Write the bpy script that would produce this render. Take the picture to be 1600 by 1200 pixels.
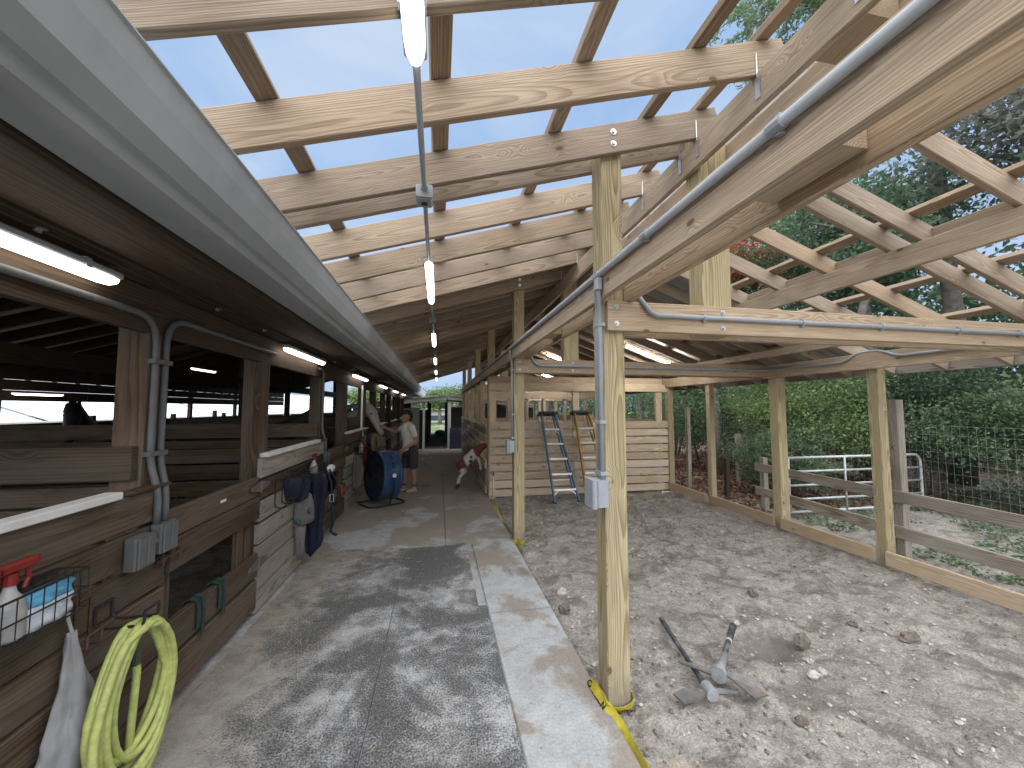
import bpy, math, random
import numpy as np
from math import radians, sin, cos, pi, sqrt, atan2
from mathutils import Vector, Matrix

random.seed(7)
rng = np.random.default_rng(11)
scene = bpy.context.scene
for o in list(bpy.data.objects):
    bpy.data.objects.remove(o)
col = scene.collection

# ---------------------------------------------------------------- camera
cam_d = bpy.data.cameras.new('camera')
cam_d.sensor_width = 36.0
cam_d.lens = 13.5
cam_d.clip_start = 0.02
cam_d.clip_end = 1200
cam = bpy.data.objects.new('camera', cam_d)
cam.location = (0, 0, 1.7)
cam.rotation_euler = (radians(90 + 3.62), 0, radians(-10.83))
col.objects.link(cam)
scene.camera = cam

# ---------------------------------------------------------------- sky, sun, exposure
SUN_EL, SUN_AZ = radians(64), radians(195)      # azimuth measured from +Y towards +X
world = bpy.data.worlds.new('World')
scene.world = world
world.use_nodes = True
wn = world.node_tree
wn.nodes.clear()
def wnode(t, **k):
    n = wn.nodes.new(t)
    for a, b in k.items():
        setattr(n, a, b)
    return n
w_out = wnode('ShaderNodeOutputWorld')
w_bg = wnode('ShaderNodeBackground')
w_sky = wnode('ShaderNodeTexSky')
w_sky.sky_type = 'NISHITA'
w_sky.sun_disc = False
w_sky.sun_elevation = SUN_EL
w_sky.sun_rotation = SUN_AZ
w_sky.air_density = 1.0
w_sky.dust_density = 2.0
w_sky.ozone_density = 1.5
w_tc = wnode('ShaderNodeTexCoord')
w_map = wnode('ShaderNodeMapping')
w_map.inputs['Scale'].default_value = (1.0, 1.0, 2.2)
w_noise = wnode('ShaderNodeTexNoise')
w_noise.inputs['Scale'].default_value = 1.9
w_noise.inputs['Detail'].default_value = 5
w_noise.inputs['Distortion'].default_value = 0.5
w_noise.inputs['Roughness'].default_value = 0.5
w_ramp = wnode('ShaderNodeMapRange')
w_ramp.inputs['From Min'].default_value = 0.35
w_ramp.inputs['From Max'].default_value = 0.75
w_ramp.inputs['To Min'].default_value = 0.85
w_ramp.inputs['To Max'].default_value = 0.97
w_mix = wnode('ShaderNodeMix', data_type='RGBA')
w_cl = wnode('ShaderNodeValToRGB')
w_cl.color_ramp.elements[0].position = 0.36
w_cl.color_ramp.elements[0].color = (0.365, 0.555, 0.865, 1)
w_cl.color_ramp.elements[1].position = 0.70
w_cl.color_ramp.elements[1].color = (0.67, 0.78, 0.93, 1)
w_sc = wnode('ShaderNodeVectorMath', operation='SCALE')
w_sc.inputs['Scale'].default_value = 3.95
wn.links.new(w_noise.outputs['Fac'], w_cl.inputs[0])
wn.links.new(w_cl.outputs[0], w_sc.inputs[0])
wn.links.new(w_sc.outputs[0], w_mix.inputs[7])          # thin high cloud veil
wn.links.new(w_tc.outputs['Generated'], w_map.inputs['Vector'])
wn.links.new(w_map.outputs['Vector'], w_noise.inputs['Vector'])
wn.links.new(w_noise.outputs['Fac'], w_ramp.inputs['Value'])
wn.links.new(w_ramp.outputs['Result'], w_mix.inputs[0])
wn.links.new(w_sky.outputs['Color'], w_mix.inputs[6])
wn.links.new(w_mix.outputs[2], w_bg.inputs['Color'])
w_bg.inputs['Strength'].default_value = 0.09
wn.links.new(w_bg.outputs['Background'], w_out.inputs['Surface'])

sun_d = bpy.data.lights.new('sun', 'SUN')
sun_d.energy = 2.75
sun_d.angle = radians(120)
sun_d.color = (1.0, 0.98, 0.95)
sun = bpy.data.objects.new('sun', sun_d)
sv = Vector((sin(SUN_AZ) * cos(SUN_EL), cos(SUN_AZ) * cos(SUN_EL), sin(SUN_EL)))
sun.rotation_euler = (-sv).to_track_quat('-Z', 'Y').to_euler()
sun.location = sv * 40
col.objects.link(sun)

vs = scene.view_settings
vs.view_transform = 'Standard'
vs.look = 'None'
vs.exposure = 1.5
vs.gamma = 1.0
scene.cycles.max_bounces = 5
scene.cycles.diffuse_bounces = 4
scene.cycles.glossy_bounces = 2
scene.cycles.transmission_bounces = 3
scene.cycles.transparent_max_bounces = 6
scene.cycles.caustics_reflective = False
scene.cycles.caustics_refractive = False

# ---------------------------------------------------------------- helpers
WM = {}

def link(o, M, parent=None):
    col.objects.link(o)
    WM[o.name] = M.copy()
    if parent is not None:
        o.parent = parent
        o.matrix_parent_inverse = Matrix.Identity(4)
        o.matrix_basis = WM[parent.name].inverted() @ M
    else:
        o.matrix_basis = M
    return o

def tag(o, label=None, cat=None, group=None, kind=None):
    if label: o['label'] = label
    if cat: o['category'] = cat
    if group: o['group'] = group
    if kind: o['kind'] = kind
    return o

def empty(name, loc=(0, 0, 0), parent=None, rz=0.0):
    o = bpy.data.objects.new(name, None)
    o.empty_display_size = 0.1
    return link(o, Matrix.Translation(loc) @ Matrix.Rotation(rz, 4, 'Z'), parent)

def thing(name, loc, label, cat, group=None, rz=0.0):
    return tag(empty(name, loc, None, rz), label, cat, group)

class MB:
    """collects shapes in world coordinates; build() makes one mesh object"""
    def __init__(s):
        s.v, s.f = [], []
    def add(s, v, f):
        n = len(s.v)
        s.v += [tuple(p) for p in v]
        s.f += [tuple(i + n for i in q) for q in f]
        return s
    def box(s, a, b):
        x0, y0, z0 = a; x1, y1, z1 = b
        return s.add([(x0,y0,z0),(x1,y0,z0),(x1,y1,z0),(x0,y1,z0),(x0,y0,z1),(x1,y0,z1),(x1,y1,z1),(x0,y1,z1)],
                     [(0,3,2,1),(4,5,6,7),(0,1,5,4),(1,2,6,5),(2,3,7,6),(3,0,4,7)])
    def bevbox(s, a, b, c=0.004):
        # box with chamfered vertical and horizontal edges (octagonal section along the longest axis)
        a = np.array(a, float); b = np.array(b, float)
        d = b - a
        ax = int(np.argmax(d)); u = (ax + 1) % 3; w = (ax + 2) % 3
        c = min(c, d[u] * .3, d[w] * .3)
        sec = [(a[u]+c,a[w]),(b[u]-c,a[w]),(b[u],a[w]+c),(b[u],b[w]-c),(b[u]-c,b[w]),(a[u]+c,b[w]),(a[u],b[w]-c),(a[u],a[w]+c)]
        vs_ = []
        for t in (a[ax], b[ax]):
            for p, q in sec:
                v = [0, 0, 0]; v[ax] = t; v[u] = p; v[w] = q
                vs_.append(v)
        f = [(i, (i+1) % 8, 8 + (i+1) % 8, 8 + i) for i in range(8)]
        f += [tuple(range(7, -1, -1)), tuple(range(8, 16))]
        return s.add(vs_, f)
    def tube(s, pts, r, n=8, cap=True, closed=False):
        pts = [Vector(p) for p in pts]
        m = len(pts)
        rs = r if isinstance(r, (list, tuple)) else [r] * m
        base = len(s.v)
        prev = None
        for i, p in enumerate(pts):
            if closed:
                t = (pts[(i+1) % m] - pts[i-1])
            else:
                t = pts[min(i+1, m-1)] - pts[max(i-1, 0)]
            if t.length < 1e-9: t = Vector((0, 0, 1))
            t.normalize()
            if prev is None:
                k = Vector((0, 0, 1)) if abs(t.z) < .9 else Vector((1, 0, 0))
                u = t.cross(k).normalized()
            else:
                u = prev - t * prev.dot(t)
                u = u.normalized() if u.length > 1e-6 else t.cross(Vector((0, 0, 1))).normalized()
            prev = u
            w = t.cross(u)
            for j in range(n):
                a = 2 * pi * j / n
                s.v.append(tuple(p + (u * cos(a) + w * sin(a)) * rs[i]))
        segs = m if closed else m - 1
        for i in range(segs):
            k = (i + 1) % m
            for j in range(n):
                j2 = (j + 1) % n
                s.f.append((base+i*n+j, base+i*n+j2, base+k*n+j2, base+k*n+j))
        if cap and not closed:
            s.f.append(tuple(base + j for j in range(n-1, -1, -1)))
            s.f.append(tuple(base + (m-1)*n + j for j in range(n)))
        return s
    def cyl(s, a, b, r, n=16, r2=None):
        return s.tube([a, b], [r, r if r2 is None else r2], n)
    def sphere(s, c, r, nu=10, nv=7, sc=(1, 1, 1)):
        base = len(s.v)
        c = Vector(c)
        s.v.append(tuple(c + Vector((0, 0, r * sc[2]))))
        for i in range(1, nv):
            th = pi * i / nv
            for j in range(nu):
                ph = 2 * pi * j / nu
                s.v.append(tuple(c + Vector((r*sc[0]*sin(th)*cos(ph), r*sc[1]*sin(th)*sin(ph), r*sc[2]*cos(th)))))
        s.v.append(tuple(c - Vector((0, 0, r * sc[2]))))
        last = len(s.v) - 1
        for j in range(nu):
            s.f.append((base, base+1+j, base+1+(j+1) % nu))
            s.f.append((last, last-nu+(j+1) % nu, last-nu+j))
        for i in range(nv-2):
            for j in range(nu):
                a = base+1+i*nu+j; b = base+1+i*nu+(j+1) % nu
                s.f.append((a, a+nu, b+nu, b))
        return s
    def limb(s, pts, rs):
        for i in range(len(pts) - 1):
            a, b = Vector(pts[i]), Vector(pts[i+1])
            L = (b - a).length
            k = max(2, int(L / (0.35 * min(rs[i], rs[i+1]))) + 1)
            for j in range(k + 1):
                t = j / k
                s.sphere(a.lerp(b, t), rs[i] * (1-t) + rs[i+1] * t, 12, 8)
        return s
    def build(s, name, m, parent=None, smooth=False, origin=None):
        a = np.array(s.v, dtype=float)
        if origin is None:
            lo, hi = a.min(0), a.max(0)
            origin = ((lo[0]+hi[0])/2, (lo[1]+hi[1])/2, lo[2])
        me = bpy.data.meshes.new(name)
        me.from_pydata((a - np.array(origin)).tolist(), [], s.f)
        me.materials.append(m)
        if smooth:
            me.polygons.foreach_set('use_smooth', [True] * len(me.polygons))
        me.update()
        o = bpy.data.objects.new(name, me)
        return link(o, Matrix.Translation(origin), parent)

def board(name, p0, p1, wdt, hgt, m, parent=None, up=(0, 0, 1), c=0.004):
    """timber with its own long axis (local X) so that the grain runs along it; p0,p1 = axis ends"""
    p0, p1 = Vector(p0), Vector(p1)
    x = (p1 - p0); L = x.length; x.normalize()
    upv = Vector(up)
    z = (upv - x * upv.dot(x)).normalized()
    y = z.cross(x)
    M = Matrix(((x.x, y.x, z.x, p0.x), (x.y, y.y, z.y, p0.y), (x.z, y.z, z.z, p0.z), (0, 0, 0, 1)))
    b = MB().bevbox((0, -wdt/2, -hgt/2), (L, wdt/2, hgt/2), c)
    me = bpy.data.meshes.new(name)
    me.from_pydata(b.v, [], b.f)
    me.materials.append(m)
    me.update()
    o = bpy.data.objects.new(name, me)
    return link(o, M, parent)

def remesh(o, voxel, smooth=4):
    md = o.modifiers.new('join', 'REMESH'); md.mode = 'VOXEL'; md.voxel_size = voxel; md.use_smooth_shade = True
    if smooth:
        sm = o.modifiers.new('soft', 'SMOOTH'); sm.iterations = smooth; sm.factor = 0.5
    return o

def sph(t, n=9):
    return [t * i / (n - 1) for i in range(n)]

def arc(c, r, a0, a1, ax_u, ax_v, n=8):
    c = Vector(c); u = Vector(ax_u); v = Vector(ax_v)
    return [tuple(c + u * (r * cos(a0 + (a1-a0) * i / (n-1))) + v * (r * sin(a0 + (a1-a0) * i / (n-1)))) for i in range(n)]

# ---------------------------------------------------------------- materials
class NT:
    def __init__(s, name):
        s.m = bpy.data.materials.new(name)
        s.m.use_nodes = True
        s.t = s.m.node_tree
        s.t.nodes.clear()
        s.out = s.n('ShaderNodeOutputMaterial')
        s.b = s.n('ShaderNodeBsdfPrincipled')
        s.t.links.new(s.b.outputs[0], s.out.inputs['Surface'])
    def n(s, typ, **k):
        nd = s.t.nodes.new(typ)
        for a, b in k.items():
            setattr(nd, a, b)
        return nd
    def l(s, a, b):
        s.t.links.new(a, b)
    def val(s, sock, v):
        if hasattr(v, 'is_linked') or hasattr(v, 'links'):
            s.l(v, sock)
        else:
            sock.default_value = v
    def math(s, op, a, b=0.0, c=None):
        nd = s.n('ShaderNodeMath', operation=op)
        s.val(nd.inputs[0], a); s.val(nd.inputs[1], b)
        if c is not None: s.val(nd.inputs[2], c)
        return nd.outputs[0]
    def vmul(s, a, v):
        nd = s.n('ShaderNodeVectorMath', operation='MULTIPLY')
        s.l(a, nd.inputs[0]); nd.inputs[1].default_value = v
        return nd.outputs[0]
    def vadd(s, a, b):
        nd = s.n('ShaderNodeVectorMath', operation='ADD')
        s.l(a, nd.inputs[0])
        if isinstance(b, tuple): nd.inputs[1].default_value = b
        else: s.l(b, nd.inputs[1])
        return nd.outputs[0]
    def noise(s, vec, scale, detail=4, rough=0.55, dist=0.0):
        nd = s.n('ShaderNodeTexNoise')
        s.l(vec, nd.inputs['Vector'])
        nd.inputs['Scale'].default_value = scale
        nd.inputs['Detail'].default_value = detail
        nd.inputs['Roughness'].default_value = rough
        nd.inputs['Distortion'].default_value = dist
        return nd.outputs['Fac']
    def voro(s, vec, scale, feature='F1'):
        nd = s.n('ShaderNodeTexVoronoi', feature=feature)
        s.l(vec, nd.inputs['Vector'])
        nd.inputs['Scale'].default_value = scale
        return nd
    def ramp(s, fac, stops, interp='LINEAR'):
        nd = s.n('ShaderNodeValToRGB')
        nd.color_ramp.interpolation = interp
        el = nd.color_ramp.elements
        while len(el) < len(stops): el.new(0.5)
        for e, (p, c_) in zip(el, stops):
            e.position = p
            e.color = (c_[0], c_[1], c_[2], 1) if isinstance(c_, (tuple, list)) else (c_, c_, c_, 1)
        s.l(fac, nd.inputs[0])
        return nd.outputs[0]
    def mr(s, v, a, b, c_=0.0, d=1.0, smooth=True):
        nd = s.n('ShaderNodeMapRange')
        if smooth: nd.interpolation_type = 'SMOOTHSTEP'
        s.l(v, nd.inputs['Value'])
        for k, x in zip(('From Min', 'From Max', 'To Min', 'To Max'), (a, b, c_, d)):
            nd.inputs[k].default_value = x
        return nd.outputs['Result']
    def mix(s, fac, a, b, blend='MIX'):
        nd = s.n('ShaderNodeMix', data_type='RGBA', blend_type=blend)
        s.val(nd.inputs[0], fac)
        for sock, v in ((nd.inputs[6], a), (nd.inputs[7], b)):
            if isinstance(v, (tuple, list)): sock.default_value = (v[0], v[1], v[2], 1)
            elif isinstance(v, (int, float)): sock.default_value = (v, v, v, 1)
            else: s.l(v, sock)
        return nd.outputs[2]
    def scale_col(s, colr, f):
        nd = s.n('ShaderNodeMix', data_type='RGBA', blend_type='MULTIPLY')
        nd.inputs[0].default_value = 1.0
        s.l(colr, nd.inputs[6])
        cmb = s.n('ShaderNodeCombineColor')
        for i in range(3): s.l(f, cmb.inputs[i])
        s.l(cmb.outputs[0], nd.inputs[7])
        return nd.outputs[2]
    def bump(s, h, strength=0.3, dist=0.01):
        nd = s.n('ShaderNodeBump')
        nd.inputs['Strength'].default_value = strength
        nd.inputs['Distance'].default_value = dist
        s.l(h, nd.inputs['Height'])
        s.l(nd.outputs[0], s.b.inputs['Normal'])
    def set(s, **k):
        for a, v in k.items():
            sock = s.b.inputs[a.replace('_', ' ')]
            if isinstance(v, (tuple, list)): sock.default_value = (v[0], v[1], v[2], 1)
            elif isinstance(v, (int, float)): sock.default_value = v
            else: s.l(v, sock)
        return s

def wood(name, early, late, knot, freq=62.0, contrast=1.0, grey=None, grey_amt=0.0, stain=0.25, knots=True, rough=0.75, var=0.28, desat=0.0, mud=False, tint=(0.75, 0.55, 0.40)):
    t = NT(name)
    tc = t.n('ShaderNodeTexCoord').outputs['Object']
    oi = t.n('ShaderNodeObjectInfo').outputs['Random']
    off = t.n('ShaderNodeCombineXYZ')
    t.l(t.math('MULTIPLY', oi, 53.0), off.inputs[0])
    t.l(t.math('MULTIPLY', oi, 17.3), off.inputs[1])
    t.l(t.math('MULTIPLY', oi, 31.7), off.inputs[2])
    p = t.vadd(tc, off.outputs[0])
    sep = t.n('ShaderNodeSeparateXYZ'); t.l(tc, sep.inputs[0])
    slow = t.noise(t.vmul(p, (0.8, 2.0, 2.0)), 1.0, 1, 0.5)
    r2 = t.math('FRACT', t.math('MULTIPLY', oi, 7.77))
    cy = t.math('ADD', t.math('MULTIPLY', t.math('SUBTRACT', oi, 0.5), 0.16), t.math('MULTIPLY', t.math('SUBTRACT', slow, 0.5), -0.11))
    cz = t.math('ADD', t.math('MULTIPLY', t.math('SUBTRACT', r2, 0.5), 0.18), t.math('MULTIPLY', t.math('SUBTRACT', slow, 0.5), 0.09))
    yy = t.math('ADD', sep.outputs[1], cy)
    zz = t.math('ADD', sep.outputs[2], cz)
    r = t.math('SQRT', t.math('ADD', t.math('MULTIPLY', yy, yy), t.math('MULTIPLY', zz, zz)))
    wob = t.noise(t.vmul(p, (2.0, 14, 14)), 1.0, 1, 0.6)
    r = t.math('ADD', r, t.math('MULTIPLY', wob, 0.012))
    kd = None
    if knots:
        v = t.voro(t.vmul(p, (2.9, 5.6, 5.6)), 1.0)
        kd = v.outputs['Distance']
        r = t.math('ADD', r, t.math('MULTIPLY', t.mr(kd, 0.03, 0.32, 1.0, 0.0), 0.03))
    ring = t.math('FRACT', t.math('MULTIPLY', r, freq))
    ringc = t.mr(ring, 0.25, 0.92, 0.0, 1.0)
    fall = t.mr(ring, 0.94, 1.0, 1.0, 0.0)
    lat = t.math('MULTIPLY', t.math('MULTIPLY', ringc, fall), contrast)
    colr = t.mix(lat, early, late)
    fib = t.noise(t.vmul(p, (5, 150, 150)), 1.0, 1, 0.6)
    colr = t.scale_col(colr, t.mr(fib, 0.3, 0.7, 0.84, 1.10))
    blot = t.noise(t.vmul(p, (1.6, 5, 5)), 1.0, 4, 0.6)
    colr = t.mix(t.math('MULTIPLY', t.mr(blot, 0.45, 0.75), stain), colr, tint, 'MULTIPLY')
    if knots:
        core = t.mr(kd, 0.055, 0.088, 0.85, 0.0)
        halo = t.mr(kd, 0.06, 0.18, 0.5, 0.0)
        colr = t.mix(halo, colr, tint, 'MULTIPLY')
        colr = t.mix(core, colr, knot)
    if grey is not None:
        gn = t.noise(t.vmul(p, (1.4, 9, 9)), 1.0, 5, 0.62)
        colr = t.mix(t.math('MULTIPLY', t.mr(gn, 0.36, 0.62), grey_amt), colr, grey)
    # mill marks / scuffs
    colr = t.scale_col(colr, t.math('ADD', 1.0 - var * .5, t.math('MULTIPLY', t.math('FRACT', t.math('MULTIPLY', oi, 13.1)), var)))
    if mud:
        gp = t.n('ShaderNodeNewGeometry').outputs['Position']
        gs = t.n('ShaderNodeSeparateXYZ'); t.l(gp, gs.inputs[0])
        mn = t.noise(gp, 14.0, 3, 0.7)
        zz_ = t.math('ADD', gs.outputs[2], t.math('MULTIPLY', t.math('SUBTRACT', mn, 0.5), 0.34))
        colr = t.mix(t.mr(zz_, 0.02, 0.20, 0.75, 0.0), colr, (0.21, 0.185, 0.155))
    if desat:
        bw = t.n('ShaderNodeHueSaturation')
        t.l(colr, bw.inputs['Color'])
        t.l(t.math('SUBTRACT', 1.0, t.math('MULTIPLY', t.math('FRACT', t.math('MULTIPLY', oi, 5.31)), desat)), bw.inputs['Saturation'])
        colr = bw.outputs[0]
    t.set(Base_Color=colr, Roughness=rough)
    t.b.inputs['Specular IOR Level'].default_value = 0.25
    h = t.math('ADD', t.math('MULTIPLY', lat, 0.5), fib)
    t.bump(h, 0.35, 0.003)
    return t.m

M = {}
M['pine'] = wood('pine_lumber', (0.49, 0.378, 0.258), (0.325, 0.226, 0.139), (0.13, 0.07, 0.04), freq=130, desat=0.15, contrast=0.85, tint=(0.84, 0.68, 0.54))
M['pine_roof'] = wood('pine_rafter', (0.355, 0.272, 0.19), (0.235, 0.162, 0.104), (0.12, 0.06, 0.035), freq=125, desat=0.2, contrast=0.85, tint=(0.82, 0.64, 0.50), var=0.34)
M['post'] = wood('treated_pine_post', (0.47, 0.395, 0.245), (0.265, 0.205, 0.11), (0.10, 0.06, 0.03), freq=125, contrast=0.9, mud=True, tint=(0.80, 0.78, 0.64), stain=0.4)
M['stall'] = wood('stall_plank', (0.68, 0.55, 0.40), (0.46, 0.345, 0.225), (0.11, 0.06, 0.03), freq=110, desat=0.3, tint=(0.70, 0.58, 0.45), stain=0.5, var=0.4)
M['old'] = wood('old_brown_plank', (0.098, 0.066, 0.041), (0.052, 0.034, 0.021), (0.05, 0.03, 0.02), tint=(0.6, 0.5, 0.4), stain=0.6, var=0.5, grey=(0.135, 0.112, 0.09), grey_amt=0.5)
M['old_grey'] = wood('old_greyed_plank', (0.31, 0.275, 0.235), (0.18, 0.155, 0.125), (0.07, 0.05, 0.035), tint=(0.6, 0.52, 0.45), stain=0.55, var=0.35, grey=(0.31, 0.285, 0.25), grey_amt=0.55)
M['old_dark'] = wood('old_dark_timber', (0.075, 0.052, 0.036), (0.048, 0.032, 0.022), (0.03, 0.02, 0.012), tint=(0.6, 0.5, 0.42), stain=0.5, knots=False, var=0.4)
M['fence'] = wood('weathered_fence_wood', (0.34, 0.295, 0.24), (0.20, 0.165, 0.13), (0.06, 0.045, 0.03), tint=(0.62, 0.56, 0.5), stain=0.5, grey=(0.42, 0.40, 0.37), grey_amt=0.55)

def plain(name, c, rough=0.5, metal=0.0, var=0.12, nscale=9.0, bump=0.0, spec=0.4, dirt=None, dirt_amt=0.0):
    t = NT(name)
    tc = t.n('ShaderNodeTexCoord').outputs['Object']
    nz = t.noise(tc, nscale, 5, 0.6)
    cc = t.mix(0.0, c, c)
    cc = t.scale_col(cc, t.mr(nz, 0.3, 0.7, 1 - var, 1 + var))
    if dirt is not None:
        dn = t.noise(tc, nscale * .45, 6, 0.65)
        cc = t.mix(t.math('MULTIPLY', t.mr(dn, 0.42, 0.68), dirt_amt), cc, dirt)
    t.set(Base_Color=cc, Roughness=rough, Metallic=metal)
    t.b.inputs['Specular IOR Level'].default_value = spec
    if bump: t.bump(nz, bump, 0.005)
    return t.m

DUST = (0.30, 0.26, 0.215)
M['gutter'] = plain('grey_painted_gutter', (0.33, 0.355, 0.375), 0.6, 0.0, 0.07, 2.5, dirt=(0.23, 0.24, 0.25), dirt_amt=0.5)
M['galv'] = plain('galvanised_steel', (0.55, 0.56, 0.57), 0.38, 0.75, 0.12, 30)
M['galv_dull'] = plain('dull_galvanised_pipe', (0.48, 0.50, 0.51), 0.45, 0.3, 0.14, 12)
M['pvc'] = plain('grey_conduit', (0.30, 0.325, 0.36), 0.42, 0.0, 0.06, 15, dirt=(0.33, 0.31, 0.28), dirt_amt=0.3)
M['pvc_dusty'] = plain('dusty_grey_conduit', (0.115, 0.122, 0.126), 0.6, 0.0, 0.12, 15, dirt=(0.12, 0.105, 0.09), dirt_amt=0.6)
M['white'] = plain('white_pvc', (0.72, 0.72, 0.70), 0.45, 0.0, 0.05, 6, dirt=(0.48, 0.45, 0.40), dirt_amt=0.4)
M['black_metal'] = plain('black_metal', (0.022, 0.022, 0.024), 0.5, 0.2, 0.2, 20)
M['rust'] = plain('rusty_iron', (0.10, 0.062, 0.045), 0.7, 0.4, 0.3, 18)
M['steel_dark'] = plain('worn_tool_steel', (0.17, 0.165, 0.165), 0.55, 0.4, 0.25, 25, dirt=(0.20, 0.12, 0.08), dirt_amt=0.5)
M['tool_socket'] = plain('scuffed_grey_steel', (0.32, 0.33, 0.34), 0.5, 0.3, 0.2, 30, dirt=(0.2, 0.17, 0.14), dirt_amt=0.4)
M['tool_grip'] = plain('black_taped_handle', (0.035, 0.037, 0.042), 0.6, 0.0, 0.3, 40, dirt=(0.3, 0.3, 0.3), dirt_amt=0.4)
M['blue'] = plain('blue_plastic', (0.012, 0.05, 0.145), 0.4, 0.0, 0.12, 8, dirt=(0.10, 0.13, 0.17), dirt_amt=0.4)
M['ladder_blue'] = plain('blue_fibreglass', (0.055, 0.155, 0.26), 0.5, 0.0, 0.15, 12, dirt=(0.22, 0.24, 0.25), dirt_amt=0.4)
M['ladder_yellow'] = plain('yellow_fibreglass', (0.42, 0.25, 0.05), 0.5, 0.0, 0.15, 12, dirt=(0.3, 0.25, 0.18), dirt_amt=0.4)
M['alu'] = plain('ladder_aluminium', (0.62, 0.63, 0.64), 0.4, 0.5, 0.1, 20, dirt=(0.35, 0.33, 0.3), dirt_amt=0.3)
M['black'] = plain('black_plastic', (0.025, 0.025, 0.027), 0.5, 0.0, 0.2, 20)
M['tape'] = plain('caution_yellow', (0.46, 0.38, 0.03), 0.45, 0.0, 0.2, 25, dirt=(0.25, 0.22, 0.10), dirt_amt=0.5)
M['ink'] = plain('tape_black_ink', (0.015, 0.015, 0.015), 0.5)
M['hose'] = plain('lime_hose', (0.47, 0.52, 0.16), 0.55, 0.0, 0.15, 30, bump=0.1, dirt=(0.33, 0.33, 0.17), dirt_amt=0.45)
M['hose_dark'] = plain('dark_green_coupling', (0.05, 0.07, 0.05), 0.5)
M['red'] = plain('red_plastic', (0.22, 0.018, 0.016), 0.45, 0.0, 0.15, 14)
M['bottle'] = plain('cloudy_white_bottle', (0.42, 0.42, 0.41), 0.35, 0.0, 0.12, 14, dirt=(0.25, 0.22, 0.19), dirt_amt=0.35)
M['wipes_blue'] = plain('light_blue_print', (0.12, 0.40, 0.62), 0.35, 0.0, 0.2, 18)
M['wipes_white'] = plain('pale_plastic_pack', (0.62, 0.67, 0.72), 0.35, 0.0, 0.18, 22, bump=0.2)
M['sack'] = plain('dusty_white_sack', (0.27, 0.27, 0.275), 0.7, 0.0, 0.12, 7, bump=0.3, dirt=(0.15, 0.13, 0.115), dirt_amt=0.6)
M['sack_print'] = plain('maroon_patch', (0.13, 0.03, 0.045), 0.7)
M['mesh_cloth'] = plain('grey_mesh_cloth', (0.15, 0.138, 0.132), 0.85, 0.0, 0.14, 60, bump=0.3)
M['teal'] = plain('teal_patch', (0.04, 0.11, 0.11), 0.8)
M['navy'] = plain('navy_webbing', (0.009, 0.011, 0.03), 0.75, 0.0, 0.25, 40)
M['green_strap'] = plain('dark_green_strap', (0.025, 0.05, 0.045), 0.7, 0.0, 0.3, 40)
M['pink'] = plain('coral_strap', (0.55, 0.06, 0.06), 0.6)
M['khaki'] = plain('khaki_cloth', (0.24, 0.20, 0.14), 0.85, 0.0, 0.2, 30, bump=0.3)
M['skin'] = plain('skin', (0.38, 0.21, 0.14), 0.55, 0.0, 0.06, 9, spec=0.35)
M['shirt'] = plain('white_shirt', (0.66, 0.63, 0.60), 0.85, 0.0, 0.06, 12, bump=0.15)
M['shorts'] = plain('charcoal_shorts', (0.05, 0.05, 0.055), 0.85, 0.0, 0.2, 20)
M['boot'] = plain('tan_boot', (0.36, 0.27, 0.19), 0.7, 0.0, 0.15, 25)
M['sock'] = plain('brown_boot_cuff', (0.12, 0.05, 0.035), 0.8)
M['hair'] = plain('dark_hair', (0.015, 0.011, 0.009), 0.6, 0.0, 0.3, 60)
M['horse_grey'] = plain('pale_grey_coat', (0.45, 0.41, 0.36), 0.65, 0.0, 0.12, 6)
M['horse_dark'] = plain('dark_coat', (0.018, 0.014, 0.012), 0.6, 0.0, 0.2, 8)
M['roof_metal'] = plain('galvalume_sheet', (0.42, 0.43, 0.44), 0.45, 0.55, 0.06, 2)
M['white_roof'] = plain('white_metal_roof', (0.80, 0.82, 0.84), 0.5, 0.0, 0.04, 1.2)
M['white_wall'] = plain('white_painted_wall', (0.74, 0.75, 0.75), 0.6, 0.0, 0.05, 2)
M['grey_wall'] = plain('grey_wall_panel', (0.26, 0.27, 0.27), 0.7, 0.0, 0.1, 3)
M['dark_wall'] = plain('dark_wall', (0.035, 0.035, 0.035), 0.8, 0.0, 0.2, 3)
M['blue_crate'] = plain('blue_grey_crate', (0.085, 0.10, 0.16), 0.6, 0.0, 0.2, 6)
M['green_ball'] = plain('mint_tarp', (0.16, 0.45, 0.36), 0.6)
M['rock'] = plain('dark_clod', (0.15, 0.125, 0.105), 0.9, 0.0, 0.3, 25, bump=0.6)
M['pebble'] = plain('pale_shell_rock', (0.42, 0.39, 0.35), 0.85, 0.0, 0.2, 40, dirt=(0.22, 0.185, 0.15), dirt_amt=0.7)
M['clod'] = plain('soil_clod', (0.15, 0.125, 0.105), 0.95, 0.0, 0.3, 30)
M['bark'] = plain('grey_bark', (0.16, 0.14, 0.12), 0.9, 0.0, 0.35, 9, bump=0.8, dirt=(0.27, 0.28, 0.25), dirt_amt=0.5)
M['wire'] = plain('galvanised_wire', (0.30, 0.32, 0.32), 0.5, 0.4, 0.1, 9)

def emit(name, c, s):
    t = NT(name)
    t.set(Base_Color=(0.9, 0.9, 0.88), Roughness=0.4)
    t.b.inputs['Emission Color'].default_value = (c[0], c[1], c[2], 1)
    t.b.inputs['Emission Strength'].default_value = s
    return t.m
M['led'] = emit('led_diffuser', (1.0, 0.92, 0.80), 2.4)
M['led_cool'] = emit('led_tube', (1.0, 0.97, 0.93), 34.0)

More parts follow.
